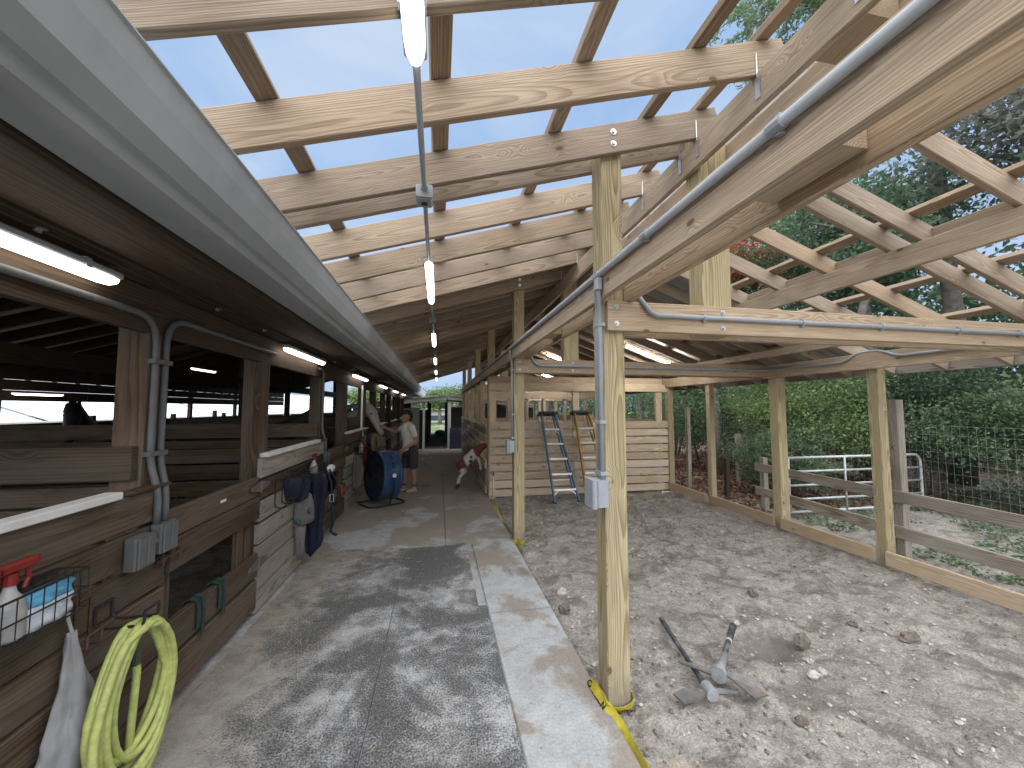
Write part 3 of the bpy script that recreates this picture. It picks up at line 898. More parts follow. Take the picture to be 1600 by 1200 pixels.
for k, Y0 in enumerate(Y0S):
    far = Y0 > 9
    ga, gb = Y0 + .36, Y0 + 1.47                 # gate
    wa, wb = Y0 + 1.485, Y0 + MOD + .335         # wall boards to the next gate
    # posts
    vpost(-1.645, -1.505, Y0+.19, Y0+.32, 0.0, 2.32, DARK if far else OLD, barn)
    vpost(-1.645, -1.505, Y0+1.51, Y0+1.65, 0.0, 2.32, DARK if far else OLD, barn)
    vpost(-1.53, -1.507, Y0+1.655, Y0+1.695, 1.315, 2.10, OLD, barn, name='trim')
    # wall planks
    hs = [0.0, 0.185, 0.375, 0.56, 0.745, 0.93, 1.105, 1.275]
    for i in range(7):
        g = random.uniform(.008, .024)
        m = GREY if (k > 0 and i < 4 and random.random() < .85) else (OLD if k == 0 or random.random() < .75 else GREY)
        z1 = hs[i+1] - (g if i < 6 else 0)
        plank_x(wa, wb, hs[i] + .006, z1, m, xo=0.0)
    if random.random() < 2:
        board('cap_rail', (-1.468, wa+.06, 1.296), (-1.468, wb-.36, 1.296), 0.075, 0.034, M['white'], barn)
        board('cap_rail', (-1.468, wb-.28, 1.29), (-1.468, wb-.02, 1.29), 0.06, 0.022, M['white'] if k > 1 else OLD, barn)
    # gate
    gate = empty('gate', (-1.48, ga, 0.0), barn)
    plank_x(ga+.012, gb, 0.965, 1.125, OLD, -.012, gate, 'board')
    plank_x(ga+.012, gb, 0.785, 0.960, OLD, 0.004, gate, 'board')
    plank_x(ga+.012, gb, 0.315, 0.505, OLD, 0.004, gate, 'board')
    plank_x(ga+.012, gb, 0.055, 0.285, OLD, 0.0, gate, 'board')
    for yy in (ga+.06, gb-.07, gb-.20):
        board('stile', (-1.524, yy, 0.06), (-1.524, yy, 1.10), 0.09, 0.04, OLD, gate, up=(1, 0, 0))
    for z in (1.045, 0.41):
        triangle_hinge(gb+.005, z, -1, gate)
        triangle_hinge(gb+.012, z, 1, gate)
    lt = MB().box((-1.458, ga-.10, 0.86), (-1.453, ga+.09, 0.90)).cyl((-1.446, ga-.11, 0.885), (-1.446, ga+.11, 0.885), 0.008, 8)
    lt.box((-1.456, ga-.01, 0.845), (-1.437, ga+.005, 0.915)).box((-1.456, ga+.06, 0.855), (-1.437, ga+.075, 0.91)).box((-1.456, ga-.075, 0.855), (-1.437, ga-.06, 0.91))
    lt.build('latch', M['rust'], gate)
    # stall partition running back from the post
    for i, (z0, z1) in enumerate(((0.02, .2), (.22, .40), (.42, .6), (.62, .8), (.82, 1.0), (1.02, 1.19), (1.20, 1.295), (1.335, 1.505))):
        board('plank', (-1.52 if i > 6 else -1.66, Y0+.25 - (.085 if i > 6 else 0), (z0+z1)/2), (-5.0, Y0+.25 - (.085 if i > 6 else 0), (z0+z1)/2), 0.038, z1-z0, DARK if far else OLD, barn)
# first stall is seen from further back: inner walls, opposite row
NY0, NY1 = -1.2, 23.6
for i, z in enumerate((.02, .22, .42, .62, .82, 1.02)):
    for ya, yb in ((NY0, 5.2), (5.22, 11.3), (11.32, 17.4), (17.42, NY1)):
        board('plank', (-5.05, ya, z+.09), (-5.05, yb, z+.09), 0.038, 0.17, OLD, barn)
        board('plank', (-8.55, ya, z+.14), (-8.55, yb, z+.14), 0.038, 0.185, DARK, barn)
for ya, yb in ((NY0, 5.2), (5.22, 11.3), (11.32, 17.4), (17.42, NY1)):
    board('plank', (-8.55, ya, 1.30), (-8.55, yb, 1.30), 0.038, 0.15, DARK, barn)
    board('header', (-5.05, ya, 2.36), (-5.05, yb, 2.36), 0.06, 0.24, DARK, barn)
    for z in (1.96, 2.18, 2.40, 2.6):
        board('header', (-8.55, ya, z), (-8.55, yb, z), 0.04, 0.215, DARK, barn)
for Y0 in Y0S:
    vpost(-5.15, -5.01, Y0-.05, Y0+.09, 0, 3.7, DARK, barn)
    vpost(-8.68, -8.57, Y0+1.1, Y0+1.22, 0, 2.7, DARK, barn)
    vpost(-8.68, -8.57, Y0-.4, Y0-.28, 0, 1.62, DARK, barn)
    vpost(-8.68, -8.57, Y0+.25, Y0+.37, 0, 1.52, DARK, barn)
    for i, z in enumerate((.02, .22, .42, .62, .82, 1.02)):
        board('plank', (-5.2, Y0+.02, z+.09), (-8.5, Y0+.02, z+.09), 0.038, 0.17, DARK, barn)
# front header, soffit beam, rafters, gutter, roof
BR = lambda X: 2.565 + 0.30 * (-1.05 - X)          # top of barn rafters, rises to the left
for ya, yb in ((NY0, 5.2), (5.205, 11.3), (11.305, 17.4), (17.405, NY1)):
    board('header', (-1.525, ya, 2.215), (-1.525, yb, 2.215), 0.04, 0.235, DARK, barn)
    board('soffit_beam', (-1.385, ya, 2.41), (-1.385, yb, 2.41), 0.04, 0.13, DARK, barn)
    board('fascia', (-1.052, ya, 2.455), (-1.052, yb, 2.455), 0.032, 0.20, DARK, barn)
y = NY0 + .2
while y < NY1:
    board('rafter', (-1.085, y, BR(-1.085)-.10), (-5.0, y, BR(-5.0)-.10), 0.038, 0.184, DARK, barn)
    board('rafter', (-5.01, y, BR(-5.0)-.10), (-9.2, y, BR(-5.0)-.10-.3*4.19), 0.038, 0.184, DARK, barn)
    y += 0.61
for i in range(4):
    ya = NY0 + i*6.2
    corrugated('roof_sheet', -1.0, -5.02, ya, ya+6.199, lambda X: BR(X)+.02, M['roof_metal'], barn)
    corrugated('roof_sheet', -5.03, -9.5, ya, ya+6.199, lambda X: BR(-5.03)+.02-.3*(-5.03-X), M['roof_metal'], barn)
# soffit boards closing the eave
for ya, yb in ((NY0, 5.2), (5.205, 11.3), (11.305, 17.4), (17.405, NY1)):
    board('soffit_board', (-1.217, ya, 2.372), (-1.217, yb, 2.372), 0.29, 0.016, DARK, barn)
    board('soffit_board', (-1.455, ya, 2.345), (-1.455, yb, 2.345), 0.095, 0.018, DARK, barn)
# gutter: rolled rim, tall leaning face, stepped crease, flat bottom; built in lengths with seams
prof = [(-0.7738, 2.6405), (-0.7507, 2.6431), (-0.7456, 2.6319), (-0.7541, 2.6251), (-0.7669, 2.5550), (-0.7909, 2.4695), (-0.8336, 2.4250),
        (-0.8550, 2.4182), (-0.8653, 2.4011), (-0.8721, 2.3900), (-1.0234, 2.3840), (-1.0260, 2.5721)]
thick = [(-0.7823, 2.6319), (-0.7558, 2.6371), (-0.7558, 2.6319), (-0.7627, 2.6251), (-0.7746, 2.5567), (-0.7969, 2.4746), (-0.8370, 2.4319),
         (-0.8567, 2.4259), (-0.8678, 2.4097), (-0.8738, 2.3951), (-1.0192, 2.3891), (-1.0209, 2.5721)]
def gutter_len(ya, yb):
    n = len(prof)
    v = [(x, ya, z) for x, z in prof] + [(x, yb, z) for x, z in prof] + [(x, ya, z) for x, z in thick] + [(x, yb, z) for x, z in thick]
    f = []
    for i in range(n-1):
        f.append((i, i+1, n+i+1, n+i)); f.append((2*n+i, 3*n+i, 3*n+i+1, 2*n+i+1))
        f.append((i, 2*n+i, 2*n+i+1, i+1)); f.append((n+i, n+i+1, 3*n+i+1, 3*n+i))
    f += [(0, n, 3*n, 2*n), (n-1, 2*n-1, 4*n-1, 3*n-1)]
    return MB().add(v, f).build('gutter', M['gutter'], barn)
for i, (ya, yb) in enumerate(((-1.2, 6.1), (6.102, 12.2), (12.202, 18.3), (18.302, 23.7))):
    gutter_len(ya, yb)
# little steel brackets screwed under the soffit beam
for y in (1.62, 2.75, 3.42, 5.6, 6.7, 8.7):
    MB().box((-1.41, y-.012, 2.325), (-1.402, y+.012, 2.372)).box((-1.41, y-.012, 2.335), (-1.385, y+.012, 2.34)).cyl((-1.402, y, 2.35), (-1.396, y, 2.35), .007, 8).build('bracket', M['galv'], barn)

# ================================================================ LIGHTS AND CONDUIT
def vapor_light(name, y0, y1, x, z, label, cat='light', group=None, m='led', slope=None):
    """long vapour-tight strip: grey tray, rounded glowing diffuser below, end caps, clips"""
    r = thing(name, (x, (y0+y1)/2, z), label, cat, group)
    n = 9
    sec = [(0.034*cos(a), -0.036*sin(a)) for a in np.linspace(0, pi, n)]
    v = []; f = []
    for t, s in ((0, .55), (.03, .9), (.07, 1), (y1-y0-.07, 1), (y1-y0-.03, .9), (y1-y0, .55)):
        for a, b in sec:
            v.append((x + a*s, y0 + t, z + b*s))
    for i in range(5):
        for j in range(n-1):
            f.append((i*n+j, i*n+j+1, (i+1)*n+j+1, (i+1)*n+j))
        f.append((i*n+n-1, i*n, (i+1)*n, (i+1)*n+n-1))
    f += [tuple(range(n-1, -1, -1)), tuple(5*n+j for j in range(n))]
    MB().add(v, f).build('diffuser', M[m], r, smooth=False)
    MB().bevbox((x-.038, y0+.005, z+.0005), (x+.038, y1-.005, z+.032), .008).build('housing', M['pvc'], r)
    for y in (y0+.18, y1-.18):
        MB().box((x-.041, y-.012, z-.004), (x-.0385, y+.012, z+.036)).box((x+.0385, y-.012, z-.004), (x+.041, y+.012, z+.036)).box((x-.041, y-.012, z+.033), (x+.041, y+.012, z+.037)).build('clip', M['galv'], r)
    return r
G1 = 'strip lights hung in a row under the open rafters'
XL = -0.09
ZL = LB(XL) - 0.184*1.05 - 0.045
names1 = ['glowing strip light nearest overhead, cut by the top edge of the photo',
          'glowing strip light second in the row under the open rafters',
          'strip light just inside the dark roofed end of the shed, third in the row',
          'small fourth strip light of the row under the dark shed roof',
          'fifth strip light of the row, far down under the shed roof',
          'last tiny strip light of the row beside the far roof gap']
spans = []
for k in range(6):
    y0 = 0.08 + 3.04*k; y1 = y0 + 1.2
    if y1 > 16.5: break
    spans.append((y0, y1))
    vapor_light('strip_light', y0, y1, XL, ZL, names1[k], group=G1)
run = thing('conduit_run', (XL, 2.0, ZL), 'straight grey conduit with square boxes linking the overhead strip lights', 'conduit')
for k in range(len(spans)-1):
    a, b = spans[k][1]-.02, spans[k+1][0]+.02
    MB().cyl((XL, a, ZL+.012), (XL, b, ZL+.012), 0.0135, 10).build('pipe', M['pvc'], run, smooth=True)
    yb = a + .87
    bx = MB().bevbox((XL-.045, yb-.055, ZL-.035), (XL+.045, yb+.055, ZL+.035), .008).bevbox((XL-.036, yb-.045, ZL-.043), (XL+.036, yb+.045, ZL-.036), .006)
    bx.cyl((XL, yb-.09, ZL+.012), (XL, yb+.09, ZL+.012), 0.019, 10)
    o = bx.build('junction_box', M['pvc'], run)
    MB().box((XL-.015, yb-.012, ZL-.0455), (XL+.015, yb+.02, ZL-.0435)).build('socket', M['black'], o)

G2 = 'strip lights along the barn header'
names2 = ['big glowing strip light under the barn eave at the left edge of the photo',
          'glowing strip light under the barn eave above the fly mask',
          'third strip light along the barn eave, above the pale horse',
          'fourth strip light along the barn eave, above the person',
          'fifth strip light far along the barn eave',
          'last strip light at the far end of the barn eave']
for k, y in enumerate((0.76, 3.95, 6.95, 9.95, 12.95, 16.0)):
    vapor_light('strip_light', y, y+1.23, -1.43, 2.272, names2[k], group=G2)
bc = thing('conduit_run', (-1.49, 2.4, 1.1), 'pair of grey conduits bending down the barn post to two outlet boxes', 'conduit')
def smooth_path(pts, n=6):
    """round the corners of a polyline"""
    out = [Vector(pts[0])]
    for i in range(1, len(pts)-1):
        a, b, c = Vector(pts[i-1]), Vector(pts[i]), Vector(pts[i+1])
        d = min((a-b).length, (c-b).length) * .45
        d = min(d, 0.16)
        p = b + (a-b).normalized()*d; q = b + (c-b).normalized()*d
        for j in range(n+1):
            t = j/n
            out.append(p*(1-t)**2 + b*2*t*(1-t) + q*t*t)
    out.append(Vector(pts[-1]))
    return [tuple(p) for p in out]
def conduit_down(root, yA, yB, ybox, left_to, right_to):
    MB().tube(smooth_path([(-1.49, left_to, 2.185), (-1.49, yA, 2.185), (-1.49, yA, 1.42), (-1.445, yA+.005, 1.26), (-1.445, yA+.005, 1.09)]), 0.0165, 10).build('pipe', M['pvc_dusty'], root, smooth=True)
    MB().tube(smooth_path([(-1.49, right_to, 2.205), (-1.49, yB, 2.205), (-1.49, yB, 1.42), (-1.445, yB-.01, 1.26), (-1.445, yB-.01, 1.09)]), 0.0165, 10).build('pipe', M['pvc_dusty'], root, smooth=True)
    for z in (1.46, 1.95):
        MB().box((-1.508, yA-.03, z-.012), (-1.470, yB+.03, z+.012)).build('clamp', M['pvc_dusty'], root)
conduit_down(bc, 2.365, 2.44, 2.4, 1.2, 3.9)
def outlet(root, y, z, x=-1.459):
    b = MB().bevbox((x, y-.06, z-.075), (x+.055, y+.06, z+.075), .008)
    o = b.build('outlet_box', M['pvc_dusty'], root)
    MB().bevbox((x+.055, y-.055, z-.07), (x+.067, y-.003, z+.07), .006).bevbox((x+.055, y+.003, z-.07), (x+.067, y+.055, z+.07), .006).build('cover_flap', M['pvc_dusty'], o)
outlet(bc, 2.405, 1.02); outlet(bc, 2.235, 1.00)
MB().cyl((-1.43, 2.29, 1.015), (-1.43, 2.36, 1.015), .018, 10).build('coupling', M['pvc_dusty'], bc)
bc2 = thing('conduit_run', (-1.49, 5.45, 1.1), 'thin grey conduit down the second barn post ending beside the wire basket', 'conduit')
MB().tube(smooth_path([(-1.49, 5.2, 2.20), (-1.49, 5.42, 2.20), (-1.49, 5.42, 1.42), (-1.445, 5.44, 1.27), (-1.445, 5.44, 1.13)]), 0.0165, 10).build('pipe', M['pvc_dusty'], bc2, smooth=True)
outlet(bc2, 5.44, 1.06)
bc3 = thing('conduit_run', (-1.49, 8.5, 1.1), 'white conduit on the barn post just left of the pale horse', 'conduit')
MB().tube(smooth_path([(-1.485, 8.02, 2.15), (-1.485, 8.02, 1.30), (-1.455, 8.04, 1.15)]), 0.02, 10).build('pipe', M['white'], bc3, smooth=True)
outlet(bc3, 8.04, 1.08)

# conduit along the header, post drops and tie beams
hc = thing('conduit_run', (0.91, 4.0, 2.48), 'long grey conduit strapped along the header beam over the posts', 'conduit')
MB().tube([(0.912, -0.9, 2.482), (0.912, 16.2, 2.482)], 0.0165, 10).build('pipe', M['pvc'], hc, smooth=True)
for y in (0.86, 1.55, 3.4, 4.3, 6.2, 8.0):
    MB().tube([(0.912, y-.022, 2.482), (0.912, y+.022, 2.482)], 0.0215, 10).box((0.912, y-.008, 2.455), (0.93, y+.008, 2.515)).build('clamp', M['pvc'], hc)
for y, near in ((2.10, True), (4.88, False)):
    MB().bevbox((0.895, y-.035, 2.462), (0.930, y+.045, 2.502), .006).build('tee_fitting', M['pvc'], hc)
    x2 = 0.915
    MB().tube(smooth_path([(0.912, y+.005, 2.47), (0.912, y+.005, 2.40), (0.945, y+.07, 2.30), (0.948, y+.075, 1.28)]), 0.0145, 10).build('pipe', M['pvc'], hc, smooth=True)
    if near:
        MB().tube(smooth_path([(0.905, y-.04, 2.40), (0.91, y-.03, 2.37), (0.945, y+.035, 2.26), (0.948, y+.042, 1.28)]), 0.0145, 10).build('pipe', M['pvc'], hc, smooth=True)
        MB().bevbox((0.885, y-.065, 2.385), (0.922, y-.02, 2.452), .008).build('elbow_fitting', M['pvc'], hc)
    for z in (2.2, 1.62, 1.32):
        MB().box((0.93, y+.015, z-.01), (0.9695, y+.105, z+.01)).build('clamp', M['pvc'], hc)
    o = MB().bevbox((0.895, y-.015, 1.135), (0.9685, y+.115, 1.285), .008).build('outlet_box', M['pvc'], hc)
    lid = MB().bevbox((0.865, y-.02, 1.13), (0.8945, y+.118, 1.29), .012).build('weather_cover', M['pvc'], o)
def tie_conduit(y, label, x_end, extra=()):
    r = thing('conduit_run', (2.5, y, 2.26), label, 'conduit')
    yy = y - .0165 - .002
    pts = [(1.20, yy+.17, 2.36), (1.20, yy+.17-.12, 2.40), (1.205, yy, 2.335), (1.27, yy, 2.262), (1.50, yy, 2.262), (x_end, yy, 2.258)] + list(extra)
    MB().tube(smooth_path(pts), 0.0145, 10).build('pipe', M['pvc'], r, smooth=True)
    for x in (1.62, 2.35, 3.0, 3.7, 4.3):
        MB().tube([(x-.012, yy, 2.261), (x+.012, yy, 2.261)], .019, 10).box((x-.009, yy-.002, 2.235), (x+.009, yy+.02, 2.287)).build('clamp', M['pvc'], r)
tie_conduit(2.11, 'thin grey conduit bending onto the near tie beam and running right', 4.92)
tie_conduit(4.89, 'thin grey conduit on the second tie beam turning along the eave beam', 4.70,
            [(4.765, 4.80, 2.258), (4.765, 3.75, 2.25), (4.785, 3.62, 2.335), (4.80, 3.5, 2.345), (4.785, 3.36, 2.335), (4.765, 3.2, 2.255), (4.765, 0.6, 2.27)])

# tubes under the right-hand roof slope and inside the barn
def slope_tube(y, x0, x1, label):
    r = thing('tube_light', ((x0+x1)/2, y, RB((x0+x1)/2)-.2), label, 'light', 'tube lights under the right roof slope')
    a = Vector((x0, y, RB(x0)-.185)); b = Vector((x1, y, RB(x1)-.185))
    MB().cyl(a, b, 0.021, 10).build('tube', M['led_cool'], r, smooth=True)
    d = (b-a).normalized()
    board('housing', a + Vector((0, 0, .034)), b + Vector((0, 0, .034)), 0.06, 0.02, M['white'], r)
    for p, s in ((a, -1), (b, 1)):
        MB().cyl(p + d*s*.001, p + d*s*.03, .024, 10).build('end_cap', M['white'], r)
slope_tube(6.50, 3.38, 4.55, 'long bright tube light under the right roof slope beside the near post')
slope_tube(9.5, 2.75, 3.5, 'shorter tube light under the right roof slope above the blue ladder')
slope_tube(12.4, 3.0, 4.0, 'farthest faint tube light under the right roof slope over the stall')
for y, x, lab in ((5.6, -3.2, 'dim strip light deep inside the barn behind the gate opening'),
                  (10.4, -5.8, 'small strip light inside the barn seen between the two front posts'),
                  (9.0, -8.0, 'thin strip light over the far row of stalls inside the barn')):
    vapor_light('strip_light', y, y+1.0, x, 2.66 if x > -7 else 1.99, lab, group='strip lights inside the barn')

# ================================================================ THINGS ON THE BARN WALL
# lime hose coil on a wire hook
hz = thing('hose_coil', (-1.33, 2.07, 0.06), 'lime green garden hose coiled on a hook on the barn wall', 'hose')
XW = -1.459
loops = [(2.085, .465, .165, .265, .0), (2.07, .44, .215, .300, .018), (2.065, .425, .238, .315, .034), (2.10, .50, .120, .225, .046), (2.06, .41, .205, .335, .058), (2.09, .455, .175, .28, .072), (2.05, .40, .232, .345, .084)]
pts = []
for k, (yc, zc, ry, rz, dx) in enumerate(loops):
    for j in range(26):
        a = pi/2 + 2*pi*j/26
        s = j/26
        n2 = loops[(k+1) % len(loops)] if k+1 < len(loops) else loops[k]
        yc_, zc_, ry_, rz_, dx_ = [u*(1-s) + w*s for u, w in zip((yc, zc, ry, rz, dx), n2)]
        top = zc_ + rz_
        sag = 0.02*sin(3*a + k)
        pts.append((XW + .115 + dx_*.8 + .01*sin(2*a+k), yc_ + ry_*cos(a)*(1 - .25*max(0, sin(a))) + sag*.4, min(zc_ + rz_*sin(a), 0.745 - .013*((k*5) % 4)) ))
MB().tube(pts, 0.0155, 9).build('hose', M['hose'], hz, smooth=True)
MB().tube([(XW+.12, 2.10, .66), (XW+.125, 2.115, .50), (XW+.125, 2.10, .30), (XW+.13, 2.08, .14)], .0155, 9).build('hose_end', M['hose'], hz, smooth=True)
MB().cyl((XW+.12, 2.10, .645), (XW+.1235, 2.11, .54), .019, 10).build('coupling', M['hose_dark'], hz)
def wire_hook(name, y, z, w, h, d, label, m='black_metal'):
    r = MB()
    r.tube(smooth_path([(XW+.004, y-w/2, z), (XW+.004, y-w/2, z-h), (XW+d, y-w/2, z-h), (XW+d, y-w/2, z-h+.06)], 4), .006, 6)
    r.tube(smooth_path([(XW+.004, y+w/2, z), (XW+.004, y+w/2, z-h), (XW+d, y+w/2, z-h), (XW+d, y+w/2, z-h+.06)], 4), .006, 6)
    r.cyl((XW+.006, y-w/2, z), (XW+.006, y+w/2, z), .006, 6)
    r.cyl((XW+d, y-w/2, z-h+.06), (XW+d, y+w/2, z-h+.06), .006, 6)
    return tag(r.build(name, M[m]), label, 'hook')
wire_hook('wire_hook', 2.085, 0.83, 0.09, 0.09, 0.19, 'black wire hook that carries the lime hose')
wire_hook('wire_hook', 1.98, 0.90, 0.07, 0.20, 0.05, 'rusty wire hook on the planks below the near basket', 'rust')
wire_hook('wire_hook', 3.99, 1.03, 0.16, 0.24, 0.10, 'black wire rack on the planks just right of the gate hinge')

def wire_basket(y0, y1, z0, z1, d, label, name='wire_basket'):
    r = MB()
    x0, x1 = XW + .004, XW + d
    n = max(3, int((y1-y0)/.042))
    for z in (z0, (z0+z1)/2, z1):
        r.tube([(x0, y0, z), (x1, y0, z), (x1, y1, z), (x0, y1, z)], .0032 if z != z1 else .0045, 5, closed=True)
    for i in range(n+1):
        y = y0 + (y1-y0)*i/n
        r.tube([(x1, y, z1), (x1, y, z0), (x0, y, z0), (x0, y, z1)], .0026, 4)
    for i in range(1, 4):
        x = x0 + (x1-x0)*i/4
        r.tube([(x, y0, z1), (x, y0, z0), (x, y1, z0), (x, y1, z1)], .0026, 4)
    return tag(r.build(name, M['black_metal']), label, 'basket')
wire_basket(1.32, 1.85, 0.925, 1.075, 0.11, 'black wire basket at the left edge holding spray bottles')
wire_basket(4.25, 5.30, 0.93, 1.07, 0.15, 'black wire basket on the barn wall above the fly mask')
wire_basket(7.3, 7.75, 0.88, 1.0, 0.14, 'small wire basket beside the blue drum fan')
def spray(y, x, z, label, ang=0.0):
    r = thing('spray_bottle', (x, y, z), label, 'bottle', rz=ang)
    b = MB()
    prof_ = [(0.0, .040), (.01, .044), (.09, .044), (.12, .040), (.155, .018), (.175, .014), (.19, .014)]
    b.tube([(x, y, z+h) for h, _ in prof_], [q for _, q in prof_], 14)
    b.build('bottle_body', M['bottle'], r, smooth=True)
    h = MB().cyl((x, y, z+.178), (x, y, z+.215), .019, 12)
    h.bevbox((x-.016, y-.045, z+.215), (x+.016, y+.075, z+.25), .008)
    h.bevbox((x-.011, y+.075, z+.222), (x+.011, y+.095, z+.245), .006)
    h.tube([(x, y+.055, z+.218), (x, y+.062, z+.18), (x, y+.048, z+.15)], .007, 6)
    h.build('trigger_head', M['red'], r)
spray(1.62, -1.405, 0.93, 'white spray bottle with a red trigger head in the near basket')
spray(1.49, -1.40, 0.93, 'second red topped spray bottle in the near basket, at the photo edge')
wp = thing('wipes_pack', (-1.36, 1.84, .91), 'blue and white wipes pack lying in the near wire basket', 'pack')
for (yy, mm, nm, z0, z1, xo) in ((1.735, 'wipes_white', 'pack_body', .93, 1.008, 0), (1.735, 'wipes_blue', 'pack_top', 1.0085, 1.045, 0)):
    b = MB()
    n = 12
    sec = []
    for j in range(n+1):
        t = j/n
        bulge = .030*(1 - (2*t-1)**4)*1.0 + .010
        sec.append((yy-.10+.20*t, bulge))
    zs = np.linspace(z0, z1, 5)
    v = []; f = []
    for z in zs:
        ring = [(-1.40-bu+.012*sin(z*90+y_*40)*.3, y_, z) for y_, bu in sec] + [(-1.40+bu+.006*sin(z*120+y_*70), y_, z) for y_, bu in reversed(sec)]
        v += ring
    m_ = 2*(n+1)
    for i in range(4):
        for j in range(m_):
            f.append((i*m_+j, i*m_+(j+1) % m_, (i+1)*m_+(j+1) % m_, (i+1)*m_+j))
    f += [tuple(range(m_-1, -1, -1)), tuple(4*m_+j for j in range(m_))]
    b.add(v, f).build(nm, M[mm], wp, smooth=True)
# crumpled white sack hanging below the basket
sk = thing('feed_sack', (-1.39, 1.97, 0.0), 'crumpled dusty white sack hanging below the near basket left of the hose', 'sack')
v = []; f = []
n, m_ = 60, 44
for i in range(n+1):
    t = i/n                                    # 0 top .. 1 bottom
    z = 0.80 - .80*t
    yc = 1.90 + .02*t
    hw = .016 + .115*min(1, t/.55)**1.3
    dp = .012 + .036*min(1, t/.5)
    for j in range(m_):
        a = 2*pi*j/m_
        w_ = 1 + .16*sin(4*a+6*t) + .16*(float(vnoise2(np.array(a*2.2+3), np.array(t*9), 61))-.5) + .30*(float(vnoise2(np.array(a*4.5), np.array(t*17), 62))-.5)
        x = XW + .012 + dp + dp*cos(a)*w_
        v.append((max(x, XW+.004), yc + hw*sin(a)*w_, z + .012*sin(3*a+9*t)))
for i in range(n):
    for j in range(m_):
        f.append((i*m_+j, (i+1)*m_+j, (i+1)*m_+(j+1) % m_, i*m_+(j+1) % m_))
f += [tuple(range(m_)), tuple(n*m_+j for j in range(m_-1, -1, -1))]
MB().add(v, f).build('sack_body', M['sack'], sk, smooth=True)
MB().bevbox((XW+.098, 1.92, .47), (XW+.104, 1.985, .53), .002).build('patch', M['sack_print'], sk)
MB().tube([(XW+.03, 1.90, .80), (XW+.02, 1.89, .86), (XW+.01, 1.90, .90)], .006, 6).build('tie_string', M['bottle'], sk)
# straps over the gate rail
def rail_strap(y, label, m, z=0.505, drop=.20, w=.035):
    b = MB()
    for k, dy in enumerate((0, .05)):
        pts_ = [(-1.525, y+dy, z-.07), (-1.522, y+dy, z+.006), (-1.49, y+dy+.004, z+.018), (-1.450, y+dy+.006, z+.006), (-1.444, y+dy+.008, z-.06), (-1.443, y+dy+.004, z-drop*(.8+.3*k))]
        for a, c in zip(pts_[:-1], pts_[1:]):
            a, c = Vector(a), Vector(c)
            d_ = (c-a).normalized(); nrm = Vector((0, 1, 0)); out_ = d_.cross(nrm)*.003
            q = [a-nrm*w/2, a+nrm*w/2, c+nrm*w/2, c-nrm*w/2]
            b.add([tuple(p+out_) for p in q] + [tuple(p-out_) for p in q], [(0,1,2,3),(7,6,5,4),(0,4,5,1),(1,5,6,2),(2,6,7,3),(3,7,4,0)])
    return tag(b.build('strap', M[m]), label, 'strap')
rail_strap(2.78, 'dark green strap looped over the gate rail, nearer one', 'green_strap')
rail_strap(3.02, 'dark green strap looped over the gate rail, farther one', 'green_strap')
rail_strap(6.35, 'coral red strap looped over the second gate rail', 'pink', drop=.16)
MB().box((-1.472, 3.03, 1.045), (-1.4685, 3.10, 1.062)).build('sticker', M['white'], barn)
# fly mask, halter, sheet hanging by the second wall section
def cloth(name, outline, x0, bulge, m, parent=None, th=.012, ripple=3.0):
    """hanging cloth: (y,z) outline as left/right edges per row, bulged out of the wall plane with folds"""
    v = []; f = []
    m_ = 12
    for s in (0, 1):
        for i, (ya, yb, z) in enumerate(outline):
            for j in range(m_+1):
                t = j/m_
                x = x0 + bulge*sin(pi*t)*(0.4+.6*sin(pi*min(1, i/(len(outline)-1)*.9+.1))) + .016*sin(ripple*2*pi*t + i*.5) + (th if s else 0)
                v.append((x, ya + (yb-ya)*t, z + .01*sin(5*t+i)))
    k = len(outline)*(m_+1)
    for s in (0, 1):
        for i in range(len(outline)-1):
            for j in range(m_):
                a = s*k + i*(m_+1) + j
                q = (a, a+1, a+m_+2, a+m_+1)
                f.append(q if s == 0 else q[::-1])
    rim = list(range(m_+1)) + [i*(m_+1)+m_ for i in range(1, len(outline))] + [(len(outline)-1)*(m_+1)+j for j in range(m_-1, -1, -1)] + [i*(m_+1) for i in range(len(outline)-2, 0, -1)]
    for a, b_ in zip(rim, rim[1:] + rim[:1]):
        f.append((a, k+a, k+b_, b_))
    return MB().add(v, f).build(name, M[m], parent, smooth=True)
def drape(name, rows, m, parent=None, th=.008, fold=.014, nf=3.0, cols=16, seed=0):
    """hanging cloth between pairs of 3-D edge points, with folds, closed thickness and a ragged surface"""
    v = []; f = []
    nr = len(rows)
    P = []
    for i_, (a, b_) in enumerate(rows):
        a, b_ = Vector(a), Vector(b_)
        nrm = (b_-a).cross(Vector((0, 0, 1))).normalized()
        if nrm.y > 0: nrm = -nrm
        for j_ in range(cols+1):
            t = j_/cols
            k = sin(pi*t)*.02 + fold*sin(nf*2*pi*t + i_*.45 + seed) + .4*fold*sin(nf*5.3*t*pi + i_*1.1 + seed*2)
            P.append((a.lerp(b_, t) + nrm*k + Vector((0, 0, .012*sin(6*t + i_*.8 + seed))), nrm))
    for p, nn in P: v.append(tuple(p))
    for p, nn in P: v.append(tuple(p - nn*th))
    K = nr*(cols+1)
    for s_ in (0, 1):
        for i_ in range(nr-1):
            for j_ in range(cols):
                a = s_*K + i_*(cols+1) + j_
                q = (a, a+1, a+cols+2, a+cols+1)
                f.append(q if s_ == 0 else q[::-1])
    rim = list(range(cols+1)) + [i_*(cols+1)+cols for i_ in range(1, nr)] + [(nr-1)*(cols+1)+j_ for j_ in range(cols-1, -1, -1)] + [i_*(cols+1) for i_ in range(nr-2, 0, -1)]
    for a, b_ in zip(rim, rim[1:] + rim[:1]): f.append((a, K+a, K+b_, b_))
    return MB().add(v, f).build(name, M[m], parent, smooth=True)
